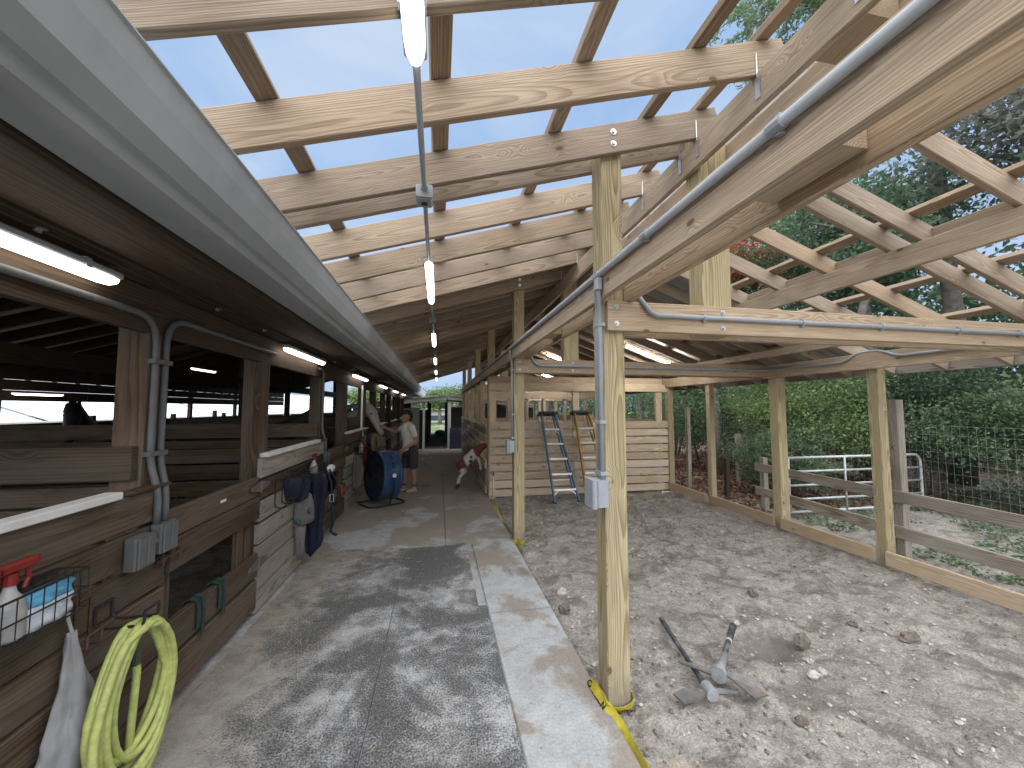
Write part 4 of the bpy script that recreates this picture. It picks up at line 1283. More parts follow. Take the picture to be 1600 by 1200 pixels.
ns = thing('horse_blanket', (-1.38, 4.8, 0.05), 'navy blue blanket bundle hanging behind the fly mask', 'blanket')
drape('blanket', [((-1.44, 4.55, .98), (-1.24, 4.62, 1.0)), ((-1.45, 4.55, .88), (-1.20, 4.64, .90)), ((-1.45, 4.6, .76), (-1.21, 4.68, .78)), ((-1.45, 4.62, .62), (-1.23, 4.7, .64)), ((-1.44, 4.64, .48), (-1.24, 4.7, .50)), ((-1.43, 4.66, .36), (-1.25, 4.7, .36)), ((-1.42, 4.66, .24), (-1.24, 4.7, .26)), ((-1.41, 4.66, .14), (-1.27, 4.7, .17)), ((-1.40, 4.66, .10), (-1.36, 4.68, .08))], 'navy', ns, fold=.02, nf=2.4)
drape('rolled_end', [((-1.45, 4.12, 1.03), (-1.33, 4.30, 1.02)), ((-1.455, 4.10, .97), (-1.30, 4.32, .96)), ((-1.45, 4.12, .89), (-1.30, 4.34, .88)), ((-1.45, 4.16, .82), (-1.32, 4.34, .80)), ((-1.44, 4.2, .78), (-1.38, 4.3, .76))], 'navy', ns, fold=.022, nf=1.6, seed=2)
drape('teal_fold', [((-1.42, 4.42, .98), (-1.34, 4.44, .97)), ((-1.43, 4.40, .90), (-1.32, 4.44, .90)), ((-1.42, 4.41, .83), (-1.33, 4.44, .82))], 'teal', ns, fold=.012, nf=1.5)
fm = thing('fly_mask', (-1.36, 4.5, 0.05), 'grey mesh fly mask with teal patches hanging on the barn wall', 'fly mask')
hood = drape('mesh_hood', [((-1.40, 4.44, .83), (-1.345, 4.46, .83)), ((-1.44, 4.42, .78), (-1.305, 4.46, .78)), ((-1.452, 4.40, .70), (-1.285, 4.46, .71)), ((-1.455, 4.40, .62), (-1.275, 4.46, .63)), ((-1.455, 4.40, .54), (-1.272, 4.46, .55)), ((-1.452, 4.40, .47), (-1.283, 4.46, .49))], 'mesh_cloth', fm, fold=.012, nf=1.5)
drape('ear_flap', [((-1.452, 4.40, .485), (-1.345, 4.44, .48)), ((-1.448, 4.41, .40), (-1.35, 4.44, .39)), ((-1.438, 4.42, .31), (-1.355, 4.44, .30)), ((-1.425, 4.42, .22), (-1.36, 4.44, .22)), ((-1.415, 4.43, .13), (-1.375, 4.44, .13))], 'mesh_cloth', fm, fold=.008, nf=1.2, seed=1)
drape('piping', [((-1.285, 4.452, .80), (-1.278, 4.454, .80)), ((-1.268, 4.452, .70), (-1.261, 4.454, .70)), ((-1.262, 4.45, .60), (-1.255, 4.452, .60)), ((-1.266, 4.45, .52), (-1.259, 4.452, .52)), ((-1.34, 4.43, .47), (-1.33, 4.432, .465))], 'black', fm, fold=.001, nf=1, cols=2)
drape('patch', [((-1.43, 4.375, .56), (-1.385, 4.392, .56)), ((-1.43, 4.375, .50), (-1.385, 4.392, .50))], 'teal', fm, fold=.001, nf=1, cols=3)
drape('patch', [((-1.325, 4.41, .66), (-1.285, 4.428, .67)), ((-1.335, 4.41, .60), (-1.295, 4.428, .60))], 'teal', fm, fold=.001, nf=1, cols=3)
MB().tube([(-1.375, 4.45, .83), (-1.39, 4.5, .92), (-1.40, 4.52, 1.0)], .009, 6).build('strap', M['navy'], fm)
ht = thing('halter', (-1.2, 4.9, 0.2), 'navy rope halter with a silver buckle hanging on the barn wall', 'halter')
MB().tube([(-1.30, 4.9, 1.0), (-1.225, 4.88, .84), (-1.205, 4.86, .68), (-1.20, 4.86, .52), (-1.185, 4.86, .38), (-1.21, 4.86, .28), (-1.18, 4.86, .25), (-1.14, 4.86, .23)], .014, 6).tube([(-1.26, 4.92, .98), (-1.17, 4.92, .84), (-1.15, 4.92, .66), (-1.19, 4.9, .56)], .010, 6).build('webbing', M['navy'], ht, smooth=True)
MB().tube([(-1.222, 4.838, .70), (-1.182, 4.838, .70), (-1.182, 4.838, .62), (-1.222, 4.838, .62)], .006, 6, closed=True).build('buckle', M['galv'], ht)
# spray bottles in the second basket and by the fan
spray(4.75, -1.38, 0.935, 'pale spray bottle with a red head standing in the second wire basket')
spray(7.5, -1.385, 0.885, 'white spray bottle standing in the basket beside the blue fan')
tag(cloth('towel', [(4.98, 5.22, 1.005), (4.96, 5.27, .97), (4.97, 5.24, .93)], XW+.155, .03, 'wipes_white'), 'crumpled pale blue rag over the second basket edge', 'rag')
kb = thing('fly_sheet', (-1.3, 8.75, .6), 'khaki fly sheet bundled over the stall wall under the horse head', 'fly sheet')
v_ = [(8.45, 8.75, 1.16), (8.38, 8.95, 1.08), (8.35, 9.05, .98), (8.38, 9.1, .86), (8.5, 9.05, .76), (8.6, 8.95, .70)]
cloth('sheet', v_, XW+.10, .14, 'khaki', kb, ripple=2.5)
cloth('sheet_fold', [(8.5, 8.9, 1.10), (8.45, 9.0, 1.0), (8.5, 9.05, .86), (8.65, 9.0, .74)], XW+.20, .10, 'khaki', kb, ripple=1.7)
tag(cloth('lead_bundle', [(7.86, 7.98, 1.02), (7.84, 8.0, .9), (7.86, 7.99, .75), (7.9, 7.98, .62)], XW+.03, .05, 'red', ripple=2), 'red lead rope bundle hanging on the wall left of the fan', 'rope')
tag(drape('fly_mask', [((-1.45, 7.2, .84), (-1.34, 7.24, .84)), ((-1.455, 7.2, .7), (-1.30, 7.25, .7)), ((-1.455, 7.2, .5), (-1.31, 7.25, .5)), ((-1.45, 7.2, .36), (-1.34, 7.25, .36)), ((-1.44, 7.2, .28), (-1.38, 7.24, .28))], 'mesh_cloth'), 'second grey mesh fly mask hanging left of the drum fan', 'fly mask')

# ================================================================ DRUM FAN
fan = thing('drum_fan', (-0.97, 7.30, 0.0), 'large blue drum fan on a black tube stand beside the stalls', 'fan')
FC = Vector((-0.97, 7.32, 0.50)); FA = Vector((-0.84, -0.54, 0.05)).normalized()
FU = FA.cross(Vector((0, 0, 1))).normalized(); FV = FU.cross(FA)
def ring_pts(c, r, n=36):
    return [tuple(c + FU*(r*cos(2*pi*j/n)) + FV*(r*sin(2*pi*j/n))) for j in range(n)]
RD, HD = 0.435, 0.17
v = []; f = []
n = 36
for r_, h_ in ((RD, -HD), (RD+.012, -HD+.02), (RD, -HD+.04), (RD, HD-.04), (RD+.012, HD-.02), (RD, HD), (RD-.02, HD), (RD-.02, -HD)):
    v += ring_pts(FC + FA*h_, r_, n)
for i in range(8):
    k = (i+1) % 8
    for j in range(n):
        f.append((i*n+j, i*n+(j+1) % n, k*n+(j+1) % n, k*n+j))
MB().add(v, f).build('drum', M['blue'], fan, smooth=False)
for sgn in (1, -1):
    g = MB()
    for r_ in np.linspace(.06, RD-.03, 11):
        g.tube(ring_pts(FC + FA*(sgn*(HD + .03*(1-(r_/RD)**2))), r_, 30), .0055, 4, closed=True)
    for j in range(12):
        a = 2*pi*j/12
        d_ = FU*cos(a) + FV*sin(a)
        g.tube([tuple(FC + FA*(sgn*(HD+.03)) + d_*.05), tuple(FC + FA*(sgn*HD) + d_*(RD-.01))], .005, 4)
    g.cyl(FC + FA*(sgn*(HD+.02)), FC + FA*(sgn*(HD+.04)), .06, 14)
    g.build('grille', M['black_metal'], fan)
mt = MB().cyl(FC - FA*.10, FC + FA*.06, .075, 16)
mt.build('motor', M['black'], fan)
for j in range(3):
    a = 2*pi*j/3 + .3
    d_ = FU*cos(a) + FV*sin(a); e_ = FA.cross(d_)
    p0 = FC + d_*.06; p1 = FC + d_*(RD-.05)
    MB().add([tuple(p0-e_*.05-FA*.03), tuple(p0+e_*.05+FA*.03), tuple(p1+e_*.12+FA*.05), tuple(p1-e_*.12-FA*.05),
              tuple(p0-e_*.05-FA*.036), tuple(p0+e_*.05+FA*.024), tuple(p1+e_*.12+FA*.044), tuple(p1-e_*.12-FA*.056)],
             [(0,1,2,3),(7,6,5,4),(0,4,5,1),(1,5,6,2),(2,6,7,3),(3,7,4,0)]).build('blade', M['black_metal'], fan)
for s in (-1, 1):
    b0 = FC + FU*(s*(RD+.02))
    st = [tuple(b0), tuple(b0 + Vector((0, 0, -.18))), tuple(FC + FU*s*.30 + Vector((0, 0, -.42))), tuple(FC + FU*s*.28 + Vector((0, 0, -.475)))]
    base = [(FC + FU*s*.28 + FA*t_).xy for t_ in (-.32, .32)]
    MB().tube(smooth_path(st, 4), .014, 8).build('stand_arm', M['black_metal'], fan, smooth=True)
loop = []
for s, t_ in ((1, -.34), (1, .34), (-1, .34), (-1, -.34)):
    p = FC + FU*s*.28 + FA*t_
    loop.append((p.x, p.y, .018))
loop = smooth_path(loop + loop[:2], 5)[1:]
MB().tube(loop, .015, 8).build('stand_base', M['black_metal'], fan, smooth=True)
hp = FC + FV*(RD+.012)
MB().tube(smooth_path([tuple(hp - FA*.12), tuple(hp - FA*.12 + FV*.06), tuple(hp + FA*.10 + FV*.06), tuple(hp + FA*.10)], 4), .012, 8).build('handle', M['black'], fan, smooth=True)
sd = FC + FU*(-.30) + FV*.33
side = (-FU*.7 + FV*.72).normalized()
MB().cyl(FC + (-FU*cos(.1) + FV*sin(.1))*(RD-.005), FC + (-FU*cos(.1) + FV*sin(.1))*(RD+.02), .035, 14).build('knob', M['white'], fan)
for a in (.5, .85):
    c_ = FC + (-FU*cos(a) + FV*sin(a))*(RD+.004)
    tdir = (FU*sin(a) + FV*cos(a))
    nn = (-FU*cos(a) + FV*sin(a))
    q = [c_ - FA*.022 - tdir*.055, c_ + FA*.022 - tdir*.055, c_ + FA*.022 + tdir*.055, c_ - FA*.022 + tdir*.055]
    MB().add([tuple(p) for p in q] + [tuple(p + nn*.006) for p in q], [(0,3,2,1),(4,5,6,7),(0,1,5,4),(1,2,6,5),(2,3,7,6),(3,0,4,7)]).build('handle_slot', M['black'], fan)

# ================================================================ LADDERS
def ladder(name, xb, yb, xt, yt, zt, wb, wt, steps, m, label):
    r = thing(name, (xb, yb, -0.05), label, 'ladder', 'folded step ladders leaning on the stall')
    B = Vector((xb, yb, -0.05)); T = Vector((xt, yt, zt))
    ax = Vector((1, 0, 0))
    d = (T-B).normalized()
    nrm = d.cross(ax).normalized()
    if nrm.y > 0: nrm = -nrm
    for s in (-1, 1):
        board('rail', B + ax*s*wb/2, T + ax*s*wt/2, 0.028, 0.075, M[m], r, up=nrm)
        board('rear_rail', B - nrm*.085 + ax*s*(wb/2-.035) + d*.06, T - nrm*.085 + ax*s*(wt/2-.03), 0.022, 0.045, M[m], r, up=nrm)
        MB().bevbox((xb+s*wb/2-.025, yb-.045, -.055), (xb+s*wb/2+.025, yb+.05, -.025), .006).build('foot', M['black'], r)
    L = (T-B).length
    for i in range(steps):
        t = .145 + (.99-.145)*i/(steps)*1.0
        c = B + d*(L*t)
        w = wb + (wt-wb)*t - .03
        o = board('step', c - ax*w/2 + nrm*.005, c + ax*w/2 + nrm*.005, 0.012, 0.085, M['alu'], r, up=nrm)
        board('step_lip', c - ax*w/2 + nrm*.046 - d*.018, c + ax*w/2 + nrm*.046 - d*.018, 0.03, 0.006, M['alu'], r, up=nrm)
        if i in (0, steps-1):
            for s in (-1, 1):
                board('brace', c + ax*s*(w/2-.005) - d*.10 + nrm*.01, c + ax*s*(w/2-.10) + nrm*.01 - d*.012, 0.018, 0.004, M['alu'], r, up=nrm)
    for i in range(2):
        c = B + d*(L*(.25+.4*i)) - nrm*.085
        board('rear_bar', c - ax*(wb/2-.05), c + ax*(wb/2-.05), 0.02, 0.03, M['alu'], r, up=nrm)
    board('top_cap', T - ax*(wt/2+.05) - nrm*.04 + d*.02, T + ax*(wt/2+.05) - nrm*.04 + d*.02, 0.05, 0.20, M['black'], r, up=nrm)
ladder('step_ladder', 2.37, 6.93, 2.15, 7.40, 1.58, .48, .28, 5, 'ladder_blue', 'blue fibreglass step ladder folded and leaning on the plank stall')
ladder('step_ladder', 3.03, 6.93, 2.86, 7.41, 1.60, .52, .30, 5, 'ladder_yellow', 'yellow fibreglass step ladder leaning on the stall behind the near post')

# ================================================================ CAUTION TAPE
def ribbon(name, path, w, m, label=None, parent=None, up=(0, 0, 1), cat='tape', th=.0012):
    """path of points; up per point gives the width direction"""
    b = MB(); v = []; f = []
    for i, (p, u) in enumerate(path):
        p, u = Vector(p), Vector(u).normalized()
        t = Vector(path[min(i+1, len(path)-1)][0]) - Vector(path[max(i-1, 0)][0])
        nn = t.cross(u).normalized() * th
        v += [tuple(p - u*w/2 - nn), tuple(p + u*w/2 - nn), tuple(p + u*w/2 + nn), tuple(p - u*w/2 + nn)]
    for i in range(len(path)-1):
        for k in range(4):
            f.append((i*4+k, i*4+(k+1) % 4, (i+1)*4+(k+1) % 4, (i+1)*4+k))
    f += [(3, 2, 1, 0), tuple(len(v)-4+k for k in range(4))]
    o = b.add(v, f).build(name, M[m], parent)
    return tag(o, label, cat) if label else o
def letters(txt, size, Mx, m, parent, name='lettering'):
    cu = bpy.data.curves.new(name, 'FONT'); cu.body = txt; cu.size = size; cu.extrude = 0.0006; cu.offset = 0.0012
    tmp = bpy.data.objects.new('tmp_text', cu)
    col.objects.link(tmp)
    dg = bpy.context.evaluated_depsgraph_get()
    me_ = bpy.data.meshes.new_from_object(tmp.evaluated_get(dg))
    bpy.data.objects.remove(tmp)
    me_.materials.clear(); me_.materials.append(m)
    return link(bpy.data.objects.new(name, me_), Mx, parent)
tp = thing('caution_tape', (0.97, 2.2, -0.05), 'yellow CAUTION tape tied round the foot of the near post', 'tape')
zt = 0.005
wrap = [((0.955, 2.30, 0.035), (-.1, 0, 1)), ((0.962, 2.22, 0.03), (-.2, 0, 1)), ((0.958, 2.15, 0.02), (-.2, -.1, 1)), ((0.965, 2.138, 0.008), (-.1, -.3, 1)), ((1.0, 2.136, -0.008), (0, -.35, 1)), ((1.05, 2.136, -0.012), (0, -.35, 1)), ((1.10, 2.137, 0.0), (0, -.25, 1)), ((1.122, 2.142, 0.02), (.1, -.1, 1)), ((1.124, 2.19, 0.03), (.1, 0, 1))]
ribbon('wrap', wrap, .05, 'tape', parent=tp)
tail = [((0.935, 2.36, 0.012), (.6, 0, .8)), ((0.940, 2.28, 0.03), (.7, 0, .7)), ((0.950, 2.20, 0.028), (.75, 0, .66)), ((0.965, 2.12, 0.012), (.8, 0, .6)), ((0.985, 2.04, -0.004), (.7, 0, .6)), ((0.992, 1.95, -0.018), (.5, 0, .85)), ((0.996, 1.8, -.026), (.35, 0, .95)), ((1.0, 1.5, -.03), (.4, 0, .9)), ((1.005, 1.2, -.03), (.4, 0, .9))]
tl = ribbon('tail', tail, .05, 'tape', parent=tp)
# words printed on the tail: laid along it, reading towards the camera
ex = Vector((0.06, -1, -0.06)).normalized(); ey = Vector((.73, .04, .68)).normalized(); ez = ex.cross(ey).normalized(); ey = ez.cross(ex)
o0 = Vector((0.925, 2.35, 0.004)) + ez*.011
letters('CAUTION', .046, Matrix(((ex.x, ey.x, ez.x, o0.x), (ex.y, ey.y, ez.y, o0.y), (ex.z, ey.z, ez.z, o0.z), (0, 0, 0, 1))), M['ink'], tl)
ex = Vector((1, -0.02, 0)).normalized(); ey = Vector((0, -.35, 1)).normalized(); ez = ex.cross(ey)
o0 = Vector((0.982, 2.139, -0.026)) + ez*.005
letters('CAUTION', .031, Matrix(((ex.x, ey.x, ez.x, o0.x), (ex.y, ey.y, ez.y, o0.y), (ex.z, ey.z, ez.z, o0.z), (0, 0, 0, 1))), M['ink'], tp)
path2 = []
for i in range(24):
    t = i/23
    y = 4.75 + 2.35*t
    path2.append(((1.015 - .055*t + .018*sin(9*t), y, -.018 + .022*sin(14*t)**2 + .05*max(0, t-.85)), (cos(1.1+3*t), 0.1, sin(1.1+3*t))))
ribbon('caution_tape', path2, .065, 'tape', 'loose yellow tape strewn along the concrete edge by the second post')
wrap2 = [((0.955, 5.08, .02), (-.1, 0, 1)), ((0.957, 4.93, .01), (-.1, -.1, 1)), ((0.97, 4.918, .0), (0, -.3, 1)), ((1.04, 4.914, -.012), (0, -.3, 1)), ((1.11, 4.918, .0), (0, -.3, 1)), ((1.124, 4.94, .02), (.1, 0, 1))]
ribbon('caution_tape', wrap2, .05, 'tape', 'short yellow tape loop round the foot of the second post')
# hose bib standpipe at the stall corner, white pipe stub
sp_ = thing('standpipe', (1.09, 7.44, -.05), 'thin white standpipe with brass tap at the stall corner', 'pipe')
MB().cyl((1.06, 7.44, -.08), (1.06, 7.44, .42), .011, 8).build('pipe', M['white'], sp_, smooth=True)
MB().cyl((1.06, 7.44, .40), (1.06, 7.44, .46), .016, 8).cyl((1.06, 7.44, .435), (1.06, 7.38, .425), .012, 8).box((1.035, 7.43, .47), (1.085, 7.45, .478)).cyl((1.06, 7.44, .46), (1.06, 7.44, .475), .005, 6).build('tap', M['steel_dark'], sp_)
tag(MB().tube(smooth_path([(4.80, 7.33, -.03), (4.56, 7.30, -.015), (4.54, 7.30, -.02), (4.54, 7.28, -.09)], 4), .016, 8).build('pipe_stub', M['white'], smooth=True), 'white plastic pipe elbow on the soil at the right end of the stall', 'pipe')

# ================================================================ DIGGING TOOLS
def gz(x, y): return float(gheight(np.array(x), np.array(y)))
def flat_plate(pts_top, th, d=(0, 0, 1)):
    d = Vector(d)
    n = len(pts_top)
    v = [tuple(p) for p in pts_top] + [tuple(Vector(p) - d*th) for p in pts_top]
    f = [tuple(range(n)), tuple(range(2*n-1, n-1, -1))] + [(i, n+i, n+(i+1) % n, (i+1) % n) for i in range(n)]
    return v, f
pk = thing('mattock', (1.55, 2.1, -0.05), 'worn mattock with a black handle lying flat on the soil, left one', 'mattock')
H1 = Vector((1.60, 2.13, .025)); H0 = Vector((1.79, 2.93, .0))
hp_ = [H1.lerp(H0, t) + Vector((0, 0, -.008*sin(pi*t))) for t in (0, .06, .2, .5, .8, .96, 1)]
MB().tube([tuple(p) for p in hp_], [.020, .0215, .0165, .0155, .016, .019, .021], 10).build('handle', M['tool_grip'], pk, smooth=True)
hd = MB().cyl((1.592, 2.085, .03), (1.605, 2.165, .026), .036, 14)
hd.build('eye', M['tool_socket'], pk)
v, f = flat_plate([(1.572, 2.135, .035), (1.572, 2.105, .035), (1.50, 2.075, .032), (1.40, 2.085, .02), (1.385, 2.16, .018), (1.46, 2.175, .028)], .012)
MB().add(v, f).build('blade', M['steel_dark'], pk)
MB().tube([(1.62, 2.115, .03), (1.70, 2.105, .022), (1.78, 2.115, .0)], [.02, .015, .006], 8).build('pick', M['steel_dark'], pk)
mk = thing('mattock', (1.75, 2.3, -0.05), 'scuffed grey mattock with a broad rusty blade lying on the soil', 'mattock')
H1 = Vector((1.735, 2.215, .05)); H0 = Vector((2.27, 2.72, .01))
pp = [H1.lerp(H0, t) for t in (0, .12, .35)]
MB().tube([tuple(p) for p in pp], [.036, .026, .020], 12).build('socket', M['tool_socket'], mk, smooth=True)
pp = [H1.lerp(H0, t) for t in (.34, .55, .72, .74, .96, 1)]
MB().tube([tuple(p) for p in pp], [.019, .0175, .018, .023, .024, .026], 12).build('handle', M['tool_grip'], mk, smooth=True)
q = H1.lerp(H0, .66)
MB().tube([tuple(q - (H0-H1)*.035), tuple(q)], .0215, 12).build('white_band', M['bottle'], mk, smooth=True)
dH = (H1-H0).normalized()
MB().cyl(H1 - dH*.02, H1 + dH*.022, .046, 18).build('eye', M['tool_socket'], mk)
v, f = flat_plate([(1.758, 2.21, .065), (1.772, 2.175, .055), (1.835, 2.045, .010), (1.955, 2.075, -.006), (1.945, 2.115, .03), (1.83, 2.185, .062)], .010, (-.1, -.3, 1))
MB().add(v, f).build('blade', M['steel_dark'], mk)
MB().tube([(1.70, 2.235, .05), (1.63, 2.30, .052), (1.565, 2.375, .046)], [.020, .014, .008], 8).build('pick', M['steel_dark'], mk)

# ================================================================ ROCKS, PEBBLES, CLODS
def rock_mesh(c, r, seed, sq=(1, 1, 1), nu=9, nv=6):
    rs = np.random.default_rng(seed)
    b = MB().sphere((0, 0, 0), 1.0, nu, nv)
    out = []
    for p in b.v:
        k = 1 + rs.uniform(-.24, .24)
        out.append((c[0] + p[0]*k*r*sq[0], c[1] + p[1]*k*r*sq[1], c[2] + p[2]*k*r*sq[2]))
    b.v = out
    return b
rocks = [(2.68, 2.52, .060, 'rock', (1, .55, 1.1), 'dark upright stone beside the shallow hole in the soil'),
         (2.42, 2.20, .042, 'pebble', (1.2, .7, .6), 'pale flat stone in front of the shallow hole'),
         (2.52, 2.23, .030, 'pebble', (1, .9, .8), 'small pale stone right of the shallow hole'),
         (2.55, 2.34, .024, 'pebble', (1, 1, .9), 'tiny pale stone close to the dark upright stone'),
         (2.90, 3.20, .045, 'rock', (1, .8, .8), 'dark clod in the middle of the dug soil'),
         (2.36, 2.79, .026, 'pebble', (1.1, .8, .8), 'white stone just beyond the mattock handle end'),
         (1.42, 3.12, .034, 'rock', (1.4, .6, .5), 'brown twig like clod near the near post'),
         (0.995+.10, 3.30, .05, 'rock', (1, 1, .8), 'dark stone against the concrete edge left of the near post'),
         (3.55, 2.42, .055, 'rock', (1.5, .8, .6), 'low brown clod at the right of the dug soil'),
         (3.28, 2.62, .04, 'rock', (1, .9, .7), 'small brown clod right of the shallow hole'),
         (1.18, 3.62, .045, 'pebble', (1.1, 1, .8), 'pale stone in the gravelly patch behind the near post'),
         (2.02, 1.92, .035, 'rock', (1.2, .8, .6), 'dark clod below the broad mattock blade'),
         (2.05, 5.75, .05, 'rock', (1.6, .8, .6), 'dark lump on the soil in front of the yellow ladder')]
for i, (x, y, r_, m_, sq, lab) in enumerate(rocks):
    tag(rock_mesh((x, y, gz(x, y) + r_*sq[2]*.55), r_, 50+i, sq, 11, 8).build('rock', M[m_]), lab, 'rock')

def scatter(name, n, area, rmin, rmax, m, seed, label, cat, weight=None):
    rs = np.random.default_rng(seed)
    oct_v = np.array([(1,0,0),(-1,0,0),(0,1,0),(0,-1,0),(0,0,1),(0,0,-1),(.6,.6,.4),(-.6,.6,-.3),(.6,-.6,-.3),(-.6,-.6,.4)], float)
    oct_f = np.array([(0,6,4),(6,2,4),(2,1,4),(1,9,4),(9,3,4),(3,0,4),(6,0,2),(2,7,1),(1,3,9),(3,8,0),(2,0,8),(7,2,8),(7,8,1),(1,8,3)])
    V, Fc = [], []
    k = 0
    while k < n:
        x = rs.uniform(area[0], area[1]); y = rs.uniform(area[2], area[3])
        if weight is not None and rs.uniform() > weight(x, y): continue
        r_ = rmin + (rmax-rmin)*rs.uniform()**3.2
        p = oct_v * (r_ * rs.uniform(.6, 1.25, 3)) * rs.uniform(.75, 1.2, (10, 1))
        a = rs.uniform(0, 6.28)
        R = np.array([[cos(a), -sin(a), 0], [sin(a), cos(a), 0], [0, 0, 1]])
        p = p @ R.T * np.array([1, 1, .7])
        V.append(p + np.array([x, y, float(gheight(np.array(x), np.array(y))) + r_*.25]))
        Fc.append(oct_f + 10*k); k += 1
    me_ = bpy.data.meshes.new(name)
    me_.from_pydata(np.concatenate(V).tolist(), [], np.concatenate(Fc).tolist())
    me_.materials.append(M[m])
    o = link(bpy.data.objects.new(name, me_), Matrix.Identity(4))
    return tag(o, label, cat, kind='stuff')
wgt = lambda x, y: .12 + .88*float(vnoise2(np.array(x*1.6), np.array(y*1.6), 21) > .58) * (1.0) + (.8 if (x < 1.6 and 2.6 < y < 4.2) else 0)
scatter('pebbles', 2300, (1.02, 4.75, 1.2, 7.3), .003, .022, 'pebble', 5, 'pale shell rock pebbles scattered over the soil', 'pebbles', wgt)
wgt2 = lambda x, y: .15 + .85*float(vnoise2(np.array(x*1.3+7), np.array(y*1.3), 22) > .5)
scatter('soil_clods', 3600, (1.02, 4.75, 1.1, 7.4), .003, .02, 'clod', 6, 'small dark soil crumbs scattered over the dug ground', 'clods', wgt2)
# dry straw and dirt crumbs along the foot of the barn wall
def strewn(name, n, area, m, seed, label, cat, L=(.02, .07)):
    rs = np.random.default_rng(seed)
    b = MB()
    for _ in range(n):
        x = area[0] + (area[1]-area[0])*rs.uniform()**1.8; y = rs.uniform(area[2], area[3])
        a = rs.uniform(0, pi); l = rs.uniform(*L); w_ = .0016
        dx, dy = cos(a)*l/2, sin(a)*l/2
        nx_, ny_ = -sin(a)*w_, cos(a)*w_
        z = .004 + rs.uniform(0, .004)
        b.add([(x-dx-nx_, y-dy-ny_, z), (x+dx-nx_, y+dy-ny_, z+.002), (x+dx+nx_, y+dy+ny_, z+.002), (x-dx+nx_, y-dy+ny_, z), (x, y, z+.004)],
              [(0,1,4),(1,2,4),(2,3,4),(3,0,4),(3,2,1,0)])
    return tag(b.build(name, M[m]), label, cat, kind='stuff')
M['straw'] = plain('dry_straw', (0.42, 0.33, 0.19), .8, 0, .3, 5)
strewn('straw', 420, (-1.44, .3, 1.0, 8.0), 'straw', 8, 'dry straw bits strewn along the aisle by the stall fronts', 'straw')

# ================================================================ PADDOCK FENCE, PIPE GATE
rf = thing('rail_fence', (5.3, 3.6, -0.05), 'weathered grey two rail paddock fence with wire mesh beyond the new posts', 'fence')
FW = M['fence']
def fx(y): return 5.22 + (y-3.58)*.108
vpost(5.20, 5.30, 3.53, 3.63, -0.3, 1.80, FW, rf)
vpost(5.42, 5.51, 5.66, 5.75, -0.3, 0.86, FW, rf)
vpost(5.03, 5.13, 1.43, 1.53, -0.3, 1.80, FW, rf)
vpost(5.34, 5.42, 7.55, 7.63, -0.3, 1.72, FW, rf)
vpost(5.50, 5.58, 6.62, 6.70, -0.3, 0.72, M['old_dark'], rf)
for z, h in ((0.69, .135), (0.29, .14)):
    board('rail', (fx(-0.4)-.03, -0.4, z), (fx(1.5)-.03, 1.5, z), .036, h, FW, rf)
    board('rail', (fx(1.51)-.03, 1.51, z), (fx(3.60)-.03, 3.60, z), .036, h, FW, rf)
    board('rail', (fx(3.61)-.03, 3.61, z), (fx(5.85)-.03, 5.85, z), .036, h, FW, rf)
wm = MB()
for i in range(12):
    z = .42 + i*.10
    wm.tube([(fx(0.2)+.09, 0.2, z), (fx(3.5)+.09, 3.5, z+.01*sin(i)), (fx(7.6)+.06, 7.6, z)], .0010, 4)
for i in range(110):
    y = 0.2 + i*.0673
    wm.tube([(fx(y)+.09, y, .42), (fx(y)+.09, y, 1.52)], .0008, 4)
tag(wm.build('wire_mesh', M['wire'], rf), kind='stuff')
pg = thing('pipe_gate', (6.6, 5.3, -0.05), 'galvanised pipe gate with rounded corner standing beyond the rail fence', 'gate')
GY_ = 5.30
MB().tube(smooth_path([(5.50, GY_, .90), (8.25, GY_, .90), (8.25, GY_, .04), (5.50, GY_, .04)], 6), .021, 10).build('frame', M['galv_dull'], pg, smooth=True)
for z in (.24, .46, .68):
    MB().cyl((5.50, GY_, z), (8.235, GY_, z), .018, 8).build('rail', M['galv_dull'], pg, smooth=True)
for x in (5.52, 6.62):
    MB().cyl((x, GY_-.02, .04), (x, GY_-.02, .90), .016, 8).build('upright', M['galv_dull'], pg, smooth=True)

# ================================================================ PERSON
pr = thing('person', (-0.57, 8.18, 0.0), 'person in white t-shirt and dark shorts petting the pale horse', 'person')
b = MB()
b.limb([(-.56, 8.18, .88), (-.57, 8.18, 1.05), (-.60, 8.18, 1.24), (-.605, 8.18, 1.33)], [.135, .12, .135, .10])
b.limb([(-.605, 8.18, 1.34), (-.625, 8.18, 1.43)], [.052, .050])
b.limb([(-.635, 8.175, 1.545), (-.650, 8.17, 1.49)], [.092, .070])                      # skull, jaw
b.limb([(-.735, 8.14, 1.53), (-.752, 8.133, 1.505)], [.012, .016])                       # nose
b.limb([(-.715, 8.135, 1.455), (-.70, 8.14, 1.44)], [.02, .025])                         # mouth and chin
for e in ((-.60, 8.09, 1.52), (-.655, 8.262, 1.52)):
    b.sphere(e, .022, 8, 6, (.6, .5, 1))
SLF, SR = (-.52, 8.015, 1.315), (-.675, 8.335, 1.315)
EL, WL = (-.425, 7.985, 1.04), (-.655, 7.92, .90)
ER, WR = (-.88, 8.45, 1.20), (-1.10, 8.58, 1.285)
b.limb([SLF, EL, WL], [.052, .041, .027])
b.limb([SR, ER, WR], [.052, .041, .027])
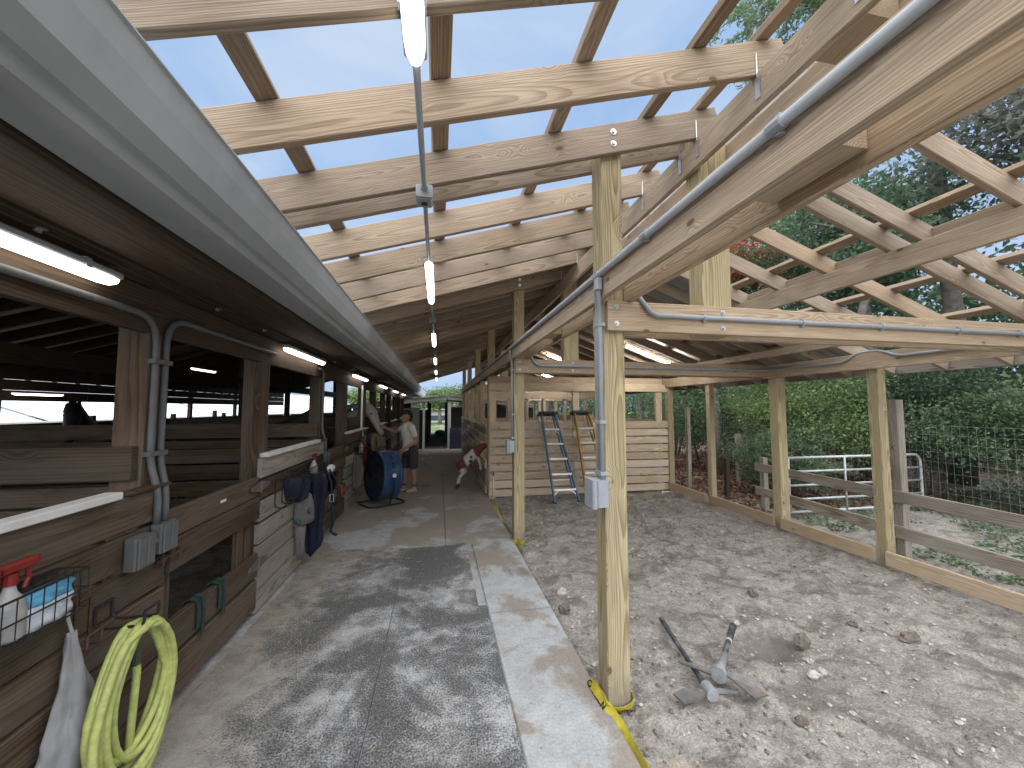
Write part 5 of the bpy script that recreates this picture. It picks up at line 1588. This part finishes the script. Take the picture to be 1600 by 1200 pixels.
def hand(b, wr, d, up, spread):
    wr, d, up = Vector(wr), Vector(d).normalized(), Vector(up).normalized()
    sd = d.cross(up).normalized()
    b.limb([tuple(wr), tuple(wr + d*.075)], [.026, .034])
    for k, (o_, L_) in enumerate(((-.028, .062), (-.009, .075), (.010, .072), (.028, .058))):
        p0 = wr + d*.085 + sd*o_; p1 = p0 + d*L_*.55 + up*(-.012); p2 = p1 + d*L_*.40 + up*(-.02*spread)
        b.limb([tuple(p0), tuple(p1), tuple(p2)], [.0105, .0095, .0085])
    p0 = wr + d*.03 - sd*.032; p1 = p0 + d*.035 - sd*.028; p2 = p1 + d*.03 - sd*.006
    b.limb([tuple(p0), tuple(p1), tuple(p2)], [.012, .0105, .009])
hand(b, WL, (-.8, .1, -.45), (0, -1, .2), 1.8)
hand(b, WR, (-.85, .25, .45), (-.3, -.6, .7), .5)
HL, HR = (-.50, 8.10, .86), (-.62, 8.26, .86)
KL, KR = (-.475, 8.10, .47), (-.655, 8.26, .47)
AL, AR = (-.465, 8.13, .09), (-.675, 8.27, .09)
b.limb([HL, KL, (KL[0]+.012, KL[1]+.012, .33), AL], [.088, .060, .060, .038])
b.limb([HR, KR, (KR[0]+.012, KR[1]+.012, .33), AR], [.088, .060, .060, .038])
remesh(b.build('body', M['skin'], pr, origin=(-.57, 8.18, 0)), .0075, 3)
s_ = MB()
s_.limb([(-.565, 8.18, .88), (-.57, 8.18, 1.05), (-.60, 8.18, 1.24), (-.605, 8.18, 1.31)], [.152, .137, .150, .118])
s_.limb([SLF, tuple(Vector(SLF).lerp(Vector(EL), .55))], [.068, .062])
s_.limb([SR, tuple(Vector(SR).lerp(Vector(ER), .45))], [.068, .062])
s_.limb([tuple(Vector(SLF).lerp(Vector(SR), .1)), tuple(Vector(SLF).lerp(Vector(SR), .9))], [.075, .075])
remesh(s_.build('shirt', M['shirt'], pr, origin=(-.57, 8.18, .8)), .010, 3)
h_ = MB()
h_.limb([(-.56, 8.18, .90), (-.56, 8.18, .82)], [.150, .150])
h_.limb([HL, tuple(Vector(HL).lerp(Vector(KL), .80))], [.108, .094])
h_.limb([HR, tuple(Vector(HR).lerp(Vector(KR), .80))], [.108, .094])
remesh(h_.build('shorts', M['shorts'], pr, origin=(-.57, 8.18, .5)), .010, 2)
hh = MB().limb([(-.610, 8.185, 1.575), (-.655, 8.17, 1.595)], [.094, .078]).limb([(-.575, 8.20, 1.55), (-.575, 8.20, 1.47)], [.072, .05]).limb([(-.705, 8.15, 1.60), (-.725, 8.14, 1.575)], [.03, .018])
remesh(hh.build('hair', M['hair'], pr, origin=(-.63, 8.18, 1.5)), .008, 2)
for a_, tx in ((AL, -.09), (AR, -.09)):
    bt = MB().limb([(a_[0]+.03, a_[1]+.01, .042), (a_[0]-.06, a_[1]-.025, .040), (a_[0]-.125, a_[1]-.055, .034)], [.044, .044, .036]).limb([(a_[0], a_[1], .05), (a_[0], a_[1], .12)], [.050, .050])
    o = remesh(bt.build('boot', M['boot'], pr, origin=(a_[0], a_[1], 0)), .009, 2)
    MB().tube([(a_[0], a_[1], .125), (a_[0], a_[1], .165)], [.056, .052], 14).build('cuff', M['sock'], o)
for e in ((-.727, 8.10, 1.555), (-.742, 8.165, 1.555)):
    MB().sphere(e, .010, 8, 6).build('eye', M['hair'], pr)

# ================================================================ HORSES
def horse(label, mat_, place, rz, mane):
    """built facing +X with the poll over the origin, then turned and moved"""
    Mx = Matrix.Translation(place) @ Matrix.Rotation(rz, 4, 'Z')
    r = tag(link(bpy.data.objects.new('horse', None), Mx), label, 'horse')
    T = lambda p: tuple(Mx @ Vector(p))
    def tl(b, pts, rs): b.limb([T(p) for p in pts], rs)
    b = MB()
    tl(b, [(0.02, 0, 1.72), (.09, 0, 1.60), (.17, 0, 1.42), (.27, 0, 1.22), (.30, 0, 1.17)], [.085, .118, .092, .066, .064])
    tl(b, [(0.0, 0, 1.70), (-.28, 0, 1.50), (-.62, 0, 1.28)], [.10, .16, .25])
    tl(b, [(-.62, 0, 1.20), (-1.1, 0, 1.10), (-1.65, 0, 1.14), (-1.86, 0, 1.10)], [.30, .315, .30, .26])
    for s in (-1, 1):
        tl(b, [(-.62, s*.16, 1.0), (-.60, s*.16, .62), (-.60, s*.16, .30), (-.60, s*.16, .12), (-.57, s*.16, .04)], [.13, .075, .045, .042, .058])
        tl(b, [(-1.80, s*.16, 1.02), (-1.74, s*.17, .76), (-1.95, s*.16, .50), (-1.93, s*.16, .14), (-1.89, s*.16, .04)], [.19, .12, .062, .042, .058])
        tl(b, [(-.005, s*.055, 1.78), (.015, s*.062, 1.87)], [.030, .010])
    remesh(b.build('body', M[mat_], r, origin=tuple(Mx @ Vector((-.9, 0, 0)))), .018, 3)
    for s in (-1, 1):
        MB().sphere(T((.115, s*.098, 1.585)), .022, 8, 6).build('eye', M['black'], r)
        MB().sphere(T((.335, s*.034, 1.165)), .014, 8, 6).build('nostril', M['black'], r)
    mn = MB()
    for k in range(14):
        t = k/13
        p = Vector((.03 - .58*t, 0, 1.80 - .36*t + .03))
        mn.limb([T(p), T(p + Vector((-.02, -.09, -.06))), T(p + Vector((-.03, -.13, -.20)))], [.022, .022, .012])
    remesh(mn.build('mane', M[mane], r), .014, 1)
    tt = MB().limb([T((-2.10, 0, 1.22)), T((-2.20, 0, 1.0)), T((-2.20, 0, .5))], [.05, .07, .03])
    remesh(tt.build('tail', M[mane], r), .016, 1)
    return r
horse('pale grey horse with its head over the gate being petted', 'horse_grey', (-1.50, 8.78, 0), radians(-12), 'horse_grey')
horse('black horse with its head low inside the stall left of the pale horse', 'horse_dark', (-2.25, 7.55, -.12), radians(8), 'horse_dark')
horse('dark horse standing in the far stall row, silhouetted against the bright gap', 'horse_dark', (-6.25, 8.05, .0), radians(-60), 'horse_dark')

# ================================================================ GOAT
gt = thing('goat', (0.45, 8.4, 0), 'brown and white goat standing on hind legs reaching into the stall', 'goat')
b = MB()
b.limb([(.49, 8.38, .47), (.66, 8.38, .62), (.84, 8.38, .79), (.93, 8.38, .86)], [.098, .112, .108, .082])
b.limb([(.93, 8.38, .86), (1.08, 8.38, .93), (1.20, 8.38, .93), (1.28, 8.38, .88)], [.07, .06, .055, .036])
for s, dx in ((-1, 0), (1, .045)):
    y = 8.38 + s*.062
    b.limb([(.50+dx, y, .43), (.525+dx, y, .33), (.43+dx, y, .185), (.405+dx, y, .07), (.385+dx, y, .015)], [.078, .052, .026, .020, .024])
    b.limb([(.83, y, .70), (.875, y, .57), (.915, y, .44), (.905, y, .40)], [.050, .030, .020, .022])
    b.limb([(1.13, y, .97), (1.10, y+s*.05, .93)], [.022, .014])
b.limb([(.425, 8.38, .53), (.375, 8.38, .545), (.345, 8.38, .535)], [.024, .020, .010])
remesh(b.build('body', M['goat'], gt, origin=(.45, 8.4, 0)), .009, 3)

# ================================================================ VEGETATION
def leaf_obj(name, pos, size, m, parent, rs, flat=0.0, aspect=.5):
    n = len(pos)
    a = rs.normal(size=(n, 3)); a[:, 2] *= (1-flat*.6); a[:, 2] -= .25
    a /= np.linalg.norm(a, axis=1)[:, None]
    c = rs.normal(size=(n, 3)); b_ = np.cross(a, c); b_ /= np.linalg.norm(b_, axis=1)[:, None]
    nrm = np.cross(a, b_)
    L = (size*rs.uniform(.6, 1.35, n))[:, None]
    v = np.empty((n, 4, 3))
    v[:, 0] = pos - a*L*.5
    v[:, 1] = pos + b_*L*aspect*.5 + nrm*L*.08
    v[:, 2] = pos + a*L*.5
    v[:, 3] = pos - b_*L*aspect*.5 + nrm*L*.08
    me_ = bpy.data.meshes.new(name)
    org = pos.mean(0); org[2] = pos[:, 2].min()
    me_.vertices.add(n*4)
    me_.vertices.foreach_set('co', (v.reshape(-1, 3) - org).ravel())
    me_.loops.add(n*4)
    me_.loops.foreach_set('vertex_index', np.arange(n*4, dtype=np.int32))
    me_.polygons.add(n)
    me_.polygons.foreach_set('loop_start', np.arange(n, dtype=np.int32)*4)
    me_.polygons.foreach_set('loop_total', np.full(n, 4, dtype=np.int32))
    me_.materials.append(M[m])
    me_.update(calc_edges=True)
    me_.validate()
    return link(bpy.data.objects.new(name, me_), Matrix.Translation(org), parent)

def clumped(rs, n, centre, rad, nclump, cl=0.28, shell=.5):
    """points in clumps spread through an ellipsoid, biased to its outer part"""
    d = rs.normal(size=(nclump, 3)); d /= np.linalg.norm(d, axis=1)[:, None]
    rr = (shell + (1-shell)*rs.uniform(size=nclump))**.8 * rs.uniform(.55, 1.05, nclump)
    cc = d*rr[:, None]
    idx = rs.integers(0, nclump, n)
    scl = rs.uniform(.5, 1.3, nclump)
    p = cc[idx] + rs.normal(size=(n, 3))*(cl*scl[idx])[:, None]*np.array([1, 1, .75])
    return np.array(centre) + p*np.array(rad)

def shrub(name, x, y, r, h, m, n, label, seed, size=.10, cat='shrub', group='shrubs beyond the fence'):
    rs = np.random.default_rng(seed)
    root = thing(name, (x, y, -.05), label, cat, group)
    st = MB()
    for k in range(6):
        a = rs.uniform(0, 6.28); e = rs.uniform(.4, .8)
        st.tube([(x + .1*cos(a), y + .1*sin(a), -.1), (x + r*.3*e*cos(a), y + r*.3*e*sin(a), h*.4), (x + r*.6*e*cos(a), y + r*.6*e*sin(a), h*.8)], [.045, .03, .012], 6)
    st.build('stems', M['bark'], root)
    p = clumped(rs, int(n*1.8), (x, y, h*.52), (r, r, h*.5), 60, .17, .3)
    p[:, 2] = np.maximum(p[:, 2], .02)
    leaf_obj('foliage', p, size*.66, m, root, rs)
    return root

def tree(name, x, y, hgt, crown_c, crown_r, m, n, label, seed, size=.13, tr=.18, nclump=40, limbs=9, extra=None, cat='tree', group=None, cl=.22):
    rs = np.random.default_rng(seed)
    root = thing(name, (x, y, -.05), label, cat, group)
    tb = MB()
    cx, cy, cz = crown_c
    mid = Vector(((x+cx)/2 + rs.uniform(-.2, .2), (y+cy)/2 + rs.uniform(-.2, .2), (cz-crown_r[2]*.5)*.55))
    top = Vector((cx, cy, cz + crown_r[2]*.25))
    tb.tube(smooth_path([(x, y, -.15), tuple(mid), tuple(Vector((cx, cy, cz-crown_r[2]*.4))), tuple(top)], 5), [tr*1.3] + [tr*(1-.8*i/20) for i in range(13)], 10)
    tb.build('trunk', M['bark'], root, smooth=True)
    lb = MB()
    for k in range(limbs):
        a = 2*pi*k/limbs + rs.uniform(-.3, .3)
        s0 = Vector((cx, cy, cz - crown_r[2]*rs.uniform(-.1, .6)))
        e = Vector((cx + crown_r[0]*.85*cos(a), cy + crown_r[1]*.85*sin(a), cz + crown_r[2]*rs.uniform(-.3, .7)))
        m1 = s0.lerp(e, .5) + Vector((0, 0, .12*crown_r[2]))
        lb.tube([tuple(s0), tuple(m1), tuple(e)], [tr*.38, tr*.22, tr*.06], 6)
    lb.build('limbs', M['bark'], root, smooth=True)
    p = clumped(rs, n, crown_c, crown_r, nclump, cl, .35)
    leaf_obj('crown', p, size, m, root, rs)
    if extra:
        q = clumped(rs, extra[1], (cx, cy, cz+.15), [r_*1.02 for r_ in crown_r], 30, .13, .75)
        leaf_obj('blossom', q, extra[2], extra[0], root, rs)
    return root

shrub('shrub', 7.7, 10.2, 1.9, 3.2, 'leaf_mid', 13000, 'mid green leafy shrub behind the thin posts at the stall end', 101, .10)
shrub('shrub', 8.1, 7.3, 1.7, 3.1, 'leaf_light', 13000, 'bright yellow green shrub between the two thick eave posts', 102, .10)
shrub('shrub', 6.7, 6.6, .95, 1.35, 'leaf_mid', 6500, 'low leafy bush at the left end of the pipe gate', 103, .11)
shrub('shrub', 9.9, 6.2, 1.8, 3.4, 'leaf_dark', 12000, 'dark green shrub behind the pipe gate', 104, .10)
shrub('shrub', 9.4, 4.2, 1.5, 2.3, 'leaf_mid', 11000, 'mid green bush right of the pipe gate', 105, .10)
shrub('shrub', 9.7, 2.3, 1.9, 3.3, 'leaf_mid', 13000, 'bushy green shrub at the right edge of the photo', 106, .11)
shrub('shrub', 11.6, 8.8, 2.3, 4.2, 'leaf_dark', 13000, 'tall dark shrub at the back of the thicket', 107, .12)
shrub('shrub', 8.8, 13.2, 2.3, 3.8, 'leaf_mid', 12000, 'far leafy shrub seen past the right end of the plank stall', 108, .12)
shrub('shrub', 12.3, 4.4, 2.4, 4.4, 'leaf_dark', 13000, 'tall dark shrub under the mossy tree at far right', 109, .12)
tree('tree', 10.4, 7.7, 8, (10.6, 7.8, 5.9), (2.3, 2.3, 2.0), 'leaf_dark', 15000, 'dark leafy tree with a bare grey trunk behind the eave posts', 201, .12, .17, group='trees beyond the fence')
tree('tree', 13.3, 10.5, 10, (13.0, 10.5, 7.4), (3.0, 3.0, 2.4), 'leaf_mid', 15000, 'tall green tree behind the dark tree seen through the right rafters', 202, .15, .22, group='trees beyond the fence')
tree('tree', 11.7, 5.0, 10, (11.5, 4.8, 7.6), (2.3, 2.4, 2.6), 'leaf_grey', 13000, 'grey mossy tree at the upper right seen through the rafters', 203, .13, .24, group='trees beyond the fence')
tree('tree', 10.3, 1.6, 9, (10.0, 1.8, 6.3), (2.4, 2.4, 2.2), 'leaf_grey', 9000, 'second grey mossy tree at the far right edge above the roof', 204, .13, .2, group='trees beyond the fence')
tree('flame_tree', 9.2, 10.9, 7, (8.7, 10.6, 6.0), (2.3, 1.7, 1.15), 'leaf_mid', 5500, 'flame tree with red orange blossom seen behind the king post', 205, .13, .16, extra=('flower', 10000, .09), group='trees beyond the fence')
tree('tree', 6.0, 21.0, 7, (6.2, 21.0, 3.6), (3.0, 2.6, 2.2), 'leaf_mid', 9000, 'green tree seen over the plank stall between its posts', 206, .17, .2, group='trees behind the stalls')
tree('tree', 11.0, 19.5, 8, (11.0, 19.5, 4.0), (3.2, 2.6, 2.8), 'leaf_dark', 9000, 'dark tree behind the right end of the plank stall', 207, .17, .2, group='trees behind the stalls')
tree('tree', 2.6, 33.0, 7, (2.6, 33.0, 2.6), (2.4, 2.0, 1.4), 'leaf_mid', 6000, 'green tree top just right of the gap under the far roof end', 208, .2, .2, group='trees behind the stalls')
for k, (x, y, cz, r_, rz_, lab) in enumerate(((-8.2, 46, 2.6, 3.2, 1.5, 'leftmost distant tree above the far shed roof'), (-3.6, 48, 2.6, 2.6, 1.5, 'rounded distant tree above the end of the gutter'),
                                       (0.2, 46, 2.7, 2.2, 1.45, 'distant tree in the middle of the far roof gap'), (4.2, 47, 2.9, 2.2, 1.7, 'distant tree at the right side of the far roof gap'))):
    tree('tree', x, y, 6, (x, y, cz), (r_, 2.2, rz_), 'leaf_light' if k % 2 == 0 else 'leaf_mid', 6500, lab, 220+k, .26, .2, group='distant trees beyond the far shed')
# overhanging tree: long bare limb with feathery sprays above the ridge
ov = thing('overhanging_tree', (11.6, 6.6, -.05), 'tree whose feathery branches hang into the sky above the ridge', 'tree', 'trees beyond the fence')
rs = np.random.default_rng(300)
MB().tube(smooth_path([(11.8, 6.8, -.1), (11.7, 6.7, 4.0), (10.9, 6.4, 8.2), (8.6, 6.0, 9.7), (6.2, 5.7, 9.6)], 5), [.24]+[.2-.16*i/21 for i in range(22)], 8).build('trunk', M['bark'], ov, smooth=True)
lb = MB(); pts_l = []
starts = [(8.2, 5.95, 9.7), (7.4, 5.85, 9.7), (6.8, 5.75, 9.65), (6.2, 5.7, 9.6), (7.8, 5.9, 9.7), (6.5, 5.7, 9.6)]
for k in range(18):
    s0 = Vector(starts[k % 6])
    e = Vector((rs.uniform(4.6, 7.2), rs.uniform(4.3, 6.9), rs.uniform(7.6, 10.2)))
    if e.x < 5.2: e.z = rs.uniform(7.4, 8.6)
    m1 = s0.lerp(e, .5) + Vector((0, 0, .25))
    lb.tube([tuple(s0), tuple(m1), tuple(e)], [.035, .02, .006], 5)
    for q in range(7):
        t = .35 + .65*q/6
        base_ = s0.lerp(e, t) + Vector((0, 0, .25*4*t*(1-t)*.5))
        d_ = Vector((rs.normal(), rs.normal(), rs.normal()*.5 - .15)).normalized()*rs.uniform(.25, .5)
        lb.tube([tuple(base_), tuple(base_ + d_)], [.006, .003], 4)
        for w_ in range(34):
            u = rs.uniform(.1, 1.05)
            pts_l.append(tuple(base_ + d_*u + Vector(rs.normal(size=3))*.055))
lb.build('limbs', M['bark'], ov, smooth=True)
leaf_obj('foliage', np.array(pts_l), .10, 'leaf_mid', ov, rs, aspect=.32)
# bare trunks in the thicket
for k, (x, y, h, lab) in enumerate(((8.3, 5.9, 4.6, 'slim pale tree trunk right behind the pipe gate'), (9.0, 3.3, 4.8, 'leaning grey tree trunk at the right side of the thicket'), (7.2, 9.0, 4.2, 'thin dark tree trunk behind the thin eave post'))):
    rs = np.random.default_rng(400+k)
    r = thing('bare_tree', (x, y, -.05), lab, 'tree')
    MB().tube(smooth_path([(x, y, -.2), (x+.12, y+.1, h*.4), (x-.1, y+.2, h*.75), (x+.25, y+.1, h)], 5), [.13]+[.12-.06*i/14 for i in range(15)], 9).build('trunk', M['bark'], r, smooth=True)
    p = clumped(rs, 2600, (x, y, h), (1.0, 1.0, .7), 14)
    leaf_obj('crown', p, .11, 'leaf_dark', r, rs)
# backing woodland mass and litter
rs = np.random.default_rng(500)
n = 40000
pp = np.stack([rs.uniform(14.5, 19, n), rs.uniform(-4, 26, n), rs.uniform(0, 1, n)**.8], 1)
topz = 5.0 + 3.5*vnoise2(pp[:, 1]*.45, pp[:, 0]*.4, 31)
pp[:, 2] *= topz
wd = leaf_obj('woodland', pp, .26, 'leaf_dark', None, rs)
tag(wd, 'dark mass of woodland filling the background at right', 'woodland', kind='stuff')
n = 16000
pp = np.stack([rs.uniform(-2, 22, n), rs.uniform(36, 42, n), rs.uniform(0, 1, n)], 1)
pp = np.stack([rs.uniform(3, 24, n), rs.uniform(27, 33, n), rs.uniform(0, 1, n)*3.0], 1)
tag(leaf_obj('woodland', pp, .26, 'leaf_dark', None, rs), 'dark band of woodland seen behind the plank stall', 'woodland', kind='stuff')
n = 15000
pp = np.stack([rs.uniform(5.5, 11.5, n), rs.uniform(0.5, 6.2, n), np.zeros(n)], 1)
keep = vnoise2(pp[:, 0]*1.2, pp[:, 1]*1.2, 41) > .40 - .08*(pp[:, 0]-6)
pp = pp[keep]; pp[:, 2] = gheight(pp[:, 0], pp[:, 1]) + .012 + rs.uniform(0, .09, len(pp))**1.3
tag(leaf_obj('ground_leaves', pp, .055, 'leaf_mid', None, rs, flat=1.4), 'green leaves and weeds lying on the soil beyond the rail fence', 'weeds', kind='stuff')
n = 9000
pp = np.stack([rs.uniform(5.2, 10.5, n), rs.uniform(5.6, 13, n), np.zeros(n)], 1)
pp[:, 2] = gheight(pp[:, 0], pp[:, 1]) + .015 + rs.uniform(0, .02, len(pp))
tag(leaf_obj('leaf_litter', pp, .09, 'leaf_autumn', None, rs, flat=1.4), 'reddish brown leaf litter on the ground past the stall corner', 'leaf litter', kind='stuff')

# ================================================================ FAR BUILDINGS
fs = thing('far_shed', (0.4, 18, 0), 'dark open shed with white fascia and white post at the end of the aisle', 'shed')
for x0, z0, x1, z1 in ((-4.2, 1.70, .38, 2.17), (.40, 2.17, 4.4, 1.80)):
    board('fascia', (x0, 17.75, z0), (x1, 17.75, z1), .04, .14, M['white_wall'], fs)
corr = lambda X: (2.26 - .10*abs(X-.4))
for x0, x1 in ((-4.5, .39), (.41, 4.6)):
    corrugated('roof_sheet', x0, x1, 17.6, 29, corr, M['white_roof'], fs, pitch=.4)
MB().bevbox((.42, 17.85, -.16), (.57, 18.0, 1.98), .01).build('post', M['white_wall'], fs)
MB().bevbox((-.70, 18.0, -.16), (-.60, 18.1, 1.98), .01).build('post', M['white_wall'], fs)
for k in range(9):
    board('plank', (-4.4 + .42*k, 18.2, -.1), (-4.4 + .42*k, 18.2, 1.72), .02, .38, M['grey_wall'], fs, up=(1, 0, 0))
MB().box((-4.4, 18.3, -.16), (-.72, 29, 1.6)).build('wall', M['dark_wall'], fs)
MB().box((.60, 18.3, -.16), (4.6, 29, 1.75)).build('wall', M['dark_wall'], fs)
for y in (21, 24.5, 28):
    MB().box((-.58, y, -.1), (-.50, y+.08, 2.05)).build('post', M['old_dark'], fs)
    MB().box((.46, y, -.1), (.54, y+.08, 2.1)).build('post', M['old_dark'], fs)
MB().sphere((.72, 17.74, 1.86), .05, 12, 8).cyl((.72, 17.74, 1.88), (.72, 17.80, 1.96), .02, 8).build('lamp', M['white_wall'], fs, smooth=True)
for k, (z, lab) in enumerate(((.0, 'bottom blue grey crate of the stack at the end of the aisle'), (.24, 'second blue grey crate of the stack at the end of the aisle'), (.48, 'third blue grey crate of the stack at the end of the aisle'), (.72, 'topmost blue grey crate of the stack at the end of the aisle'))):
    c = MB()
    x0, x1, y0, y1 = .50 + .01*(k % 2), 1.10 + .01*(k % 2), 17.1, 17.55
    z0 = -.12 + z; z1 = z0 + .225
    c.box((x0, y0, z0), (x1, y1, z0+.02))
    for (a, d_) in (((x0, y0), (x1, y0+.015)), ((x0, y1-.015), (x1, y1)), ((x0, y0+.015), (x0+.015, y1-.015)), ((x1-.015, y0+.015), (x1, y1-.015))):
        c.box((a[0], a[1], z0+.02), (d_[0], d_[1], z0+.09)); c.box((a[0], a[1], z0+.12), (d_[0], d_[1], z1))
    for xx in np.linspace(x0, x1-.02, 6):
        c.box((xx, y0-.004, z0), (xx+.02, y0+.019, z1-.002))
    tag(c.build('crate', M['blue_crate']), lab, 'crate', 'blue crates stacked at the aisle end')
hs = thing('distant_house', (-.6, 52, 0), 'pale blue white building far beyond the lawn at the end of the aisle', 'building')
MB().box((-7, 52, -.3), (5, 58, 1.5)).build('wall', M['white_wall'], hs)
MB().add([(-7.4, 51.6, 1.5), (5.4, 51.6, 1.5), (5.4, 58.4, 1.5), (-7.4, 58.4, 1.5), (-7.4, 55, 2.3), (5.4, 55, 2.3)], [(0,1,5,4),(2,3,4,5),(0,4,3),(1,2,5),(3,2,1,0)]).build('roof', M['grey_wall'], hs)
MB().box((-3.2, 51.96, .1), (2.2, 51.99, .75)).build('window', M['blue_crate'], hs)
tag(MB().sphere((.12, 26.5, .02), .30, 16, 10, (1.2, .8, .8)).build('covered_pile', M['green_ball'], smooth=True), 'rounded mint green covered pile on the lawn beyond the far shed', 'pile')
nb = thing('neighbour_barn', (-14, 12, 0), 'neighbouring barn with a white ribbed metal roof seen through the stalls', 'barn')
NBZ = lambda X: 1.30 + .36*(-11.5 - X)
for i in range(8):
    corrugated('roof_sheet', -11.5, -17.0, -4 + i*9, 5-.002 + i*9, NBZ, M['white_roof'], nb, pitch=.5, amp=.03)
MB().box((-16.8, -3.5, -.1), (-12.0, 67, 1.42)).build('wall', M['white_wall'], nb)
board('gutter', (-11.45, -4, 1.26), (-11.45, 68, 1.26), .12, .12, M['white_wall'], nb)
for y in (4, 9, 14, 19, 24, 30, 36):
    MB().tube(smooth_path([(-11.45, y, 1.2), (-11.6, y+.1, 1.0), (-11.95, y+.1, .8), (-11.95, y+.1, 0)], 4), .045, 8).build('downpipe', M['white_wall'], nb, smooth=True)
wb_ = thing('white_outbuilding', (6.5, 26, 0), 'low white roofed outbuilding seen over the plank stall left of the ladders', 'building')
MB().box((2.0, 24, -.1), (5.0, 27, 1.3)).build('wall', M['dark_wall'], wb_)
MB().add([(1.4, 23.5, 1.95), (5.4, 23.5, 1.55), (5.4, 27.5, 1.55), (1.4, 27.5, 1.95), (1.4, 23.5, 2.10), (5.4, 23.5, 1.70), (5.4, 27.5, 1.70), (1.4, 27.5, 2.10)],
         [(0,3,2,1),(4,5,6,7),(0,1,5,4),(1,2,6,5),(2,3,7,6),(3,0,4,7)]).build('roof', M['white_roof'], wb_)
for x in (1.7, 2.4, 3.1, 3.8, 4.5):
    MB().box((x, 23.6, -.1), (x+.12, 23.72, 1.9 - .1*(x-1.7))).build('post', M['white_wall'], wb_)

strewn('gravel_spill', 500, (0.1, 1.4, 16.5, 17.9), 'pebble', 77, 'pale gravel spilled at the end of the aisle before the crates', 'gravel', L=(.02, .06)).location.z += -.05
for (x, y, h, lab) in ((8.3, 3.55, 1.55, 'lone grey post standing in the thicket at the right edge'), (6.9, 7.9, 1.1, 'short dark post in the leaf litter past the stall corner')):
    t_ = thing('wooden_post', (x, y, -.05), lab, 'post')
    vpost(x-.05, x+.05, y-.05, y+.05, -.2, h, FW, t_, 'shaft')
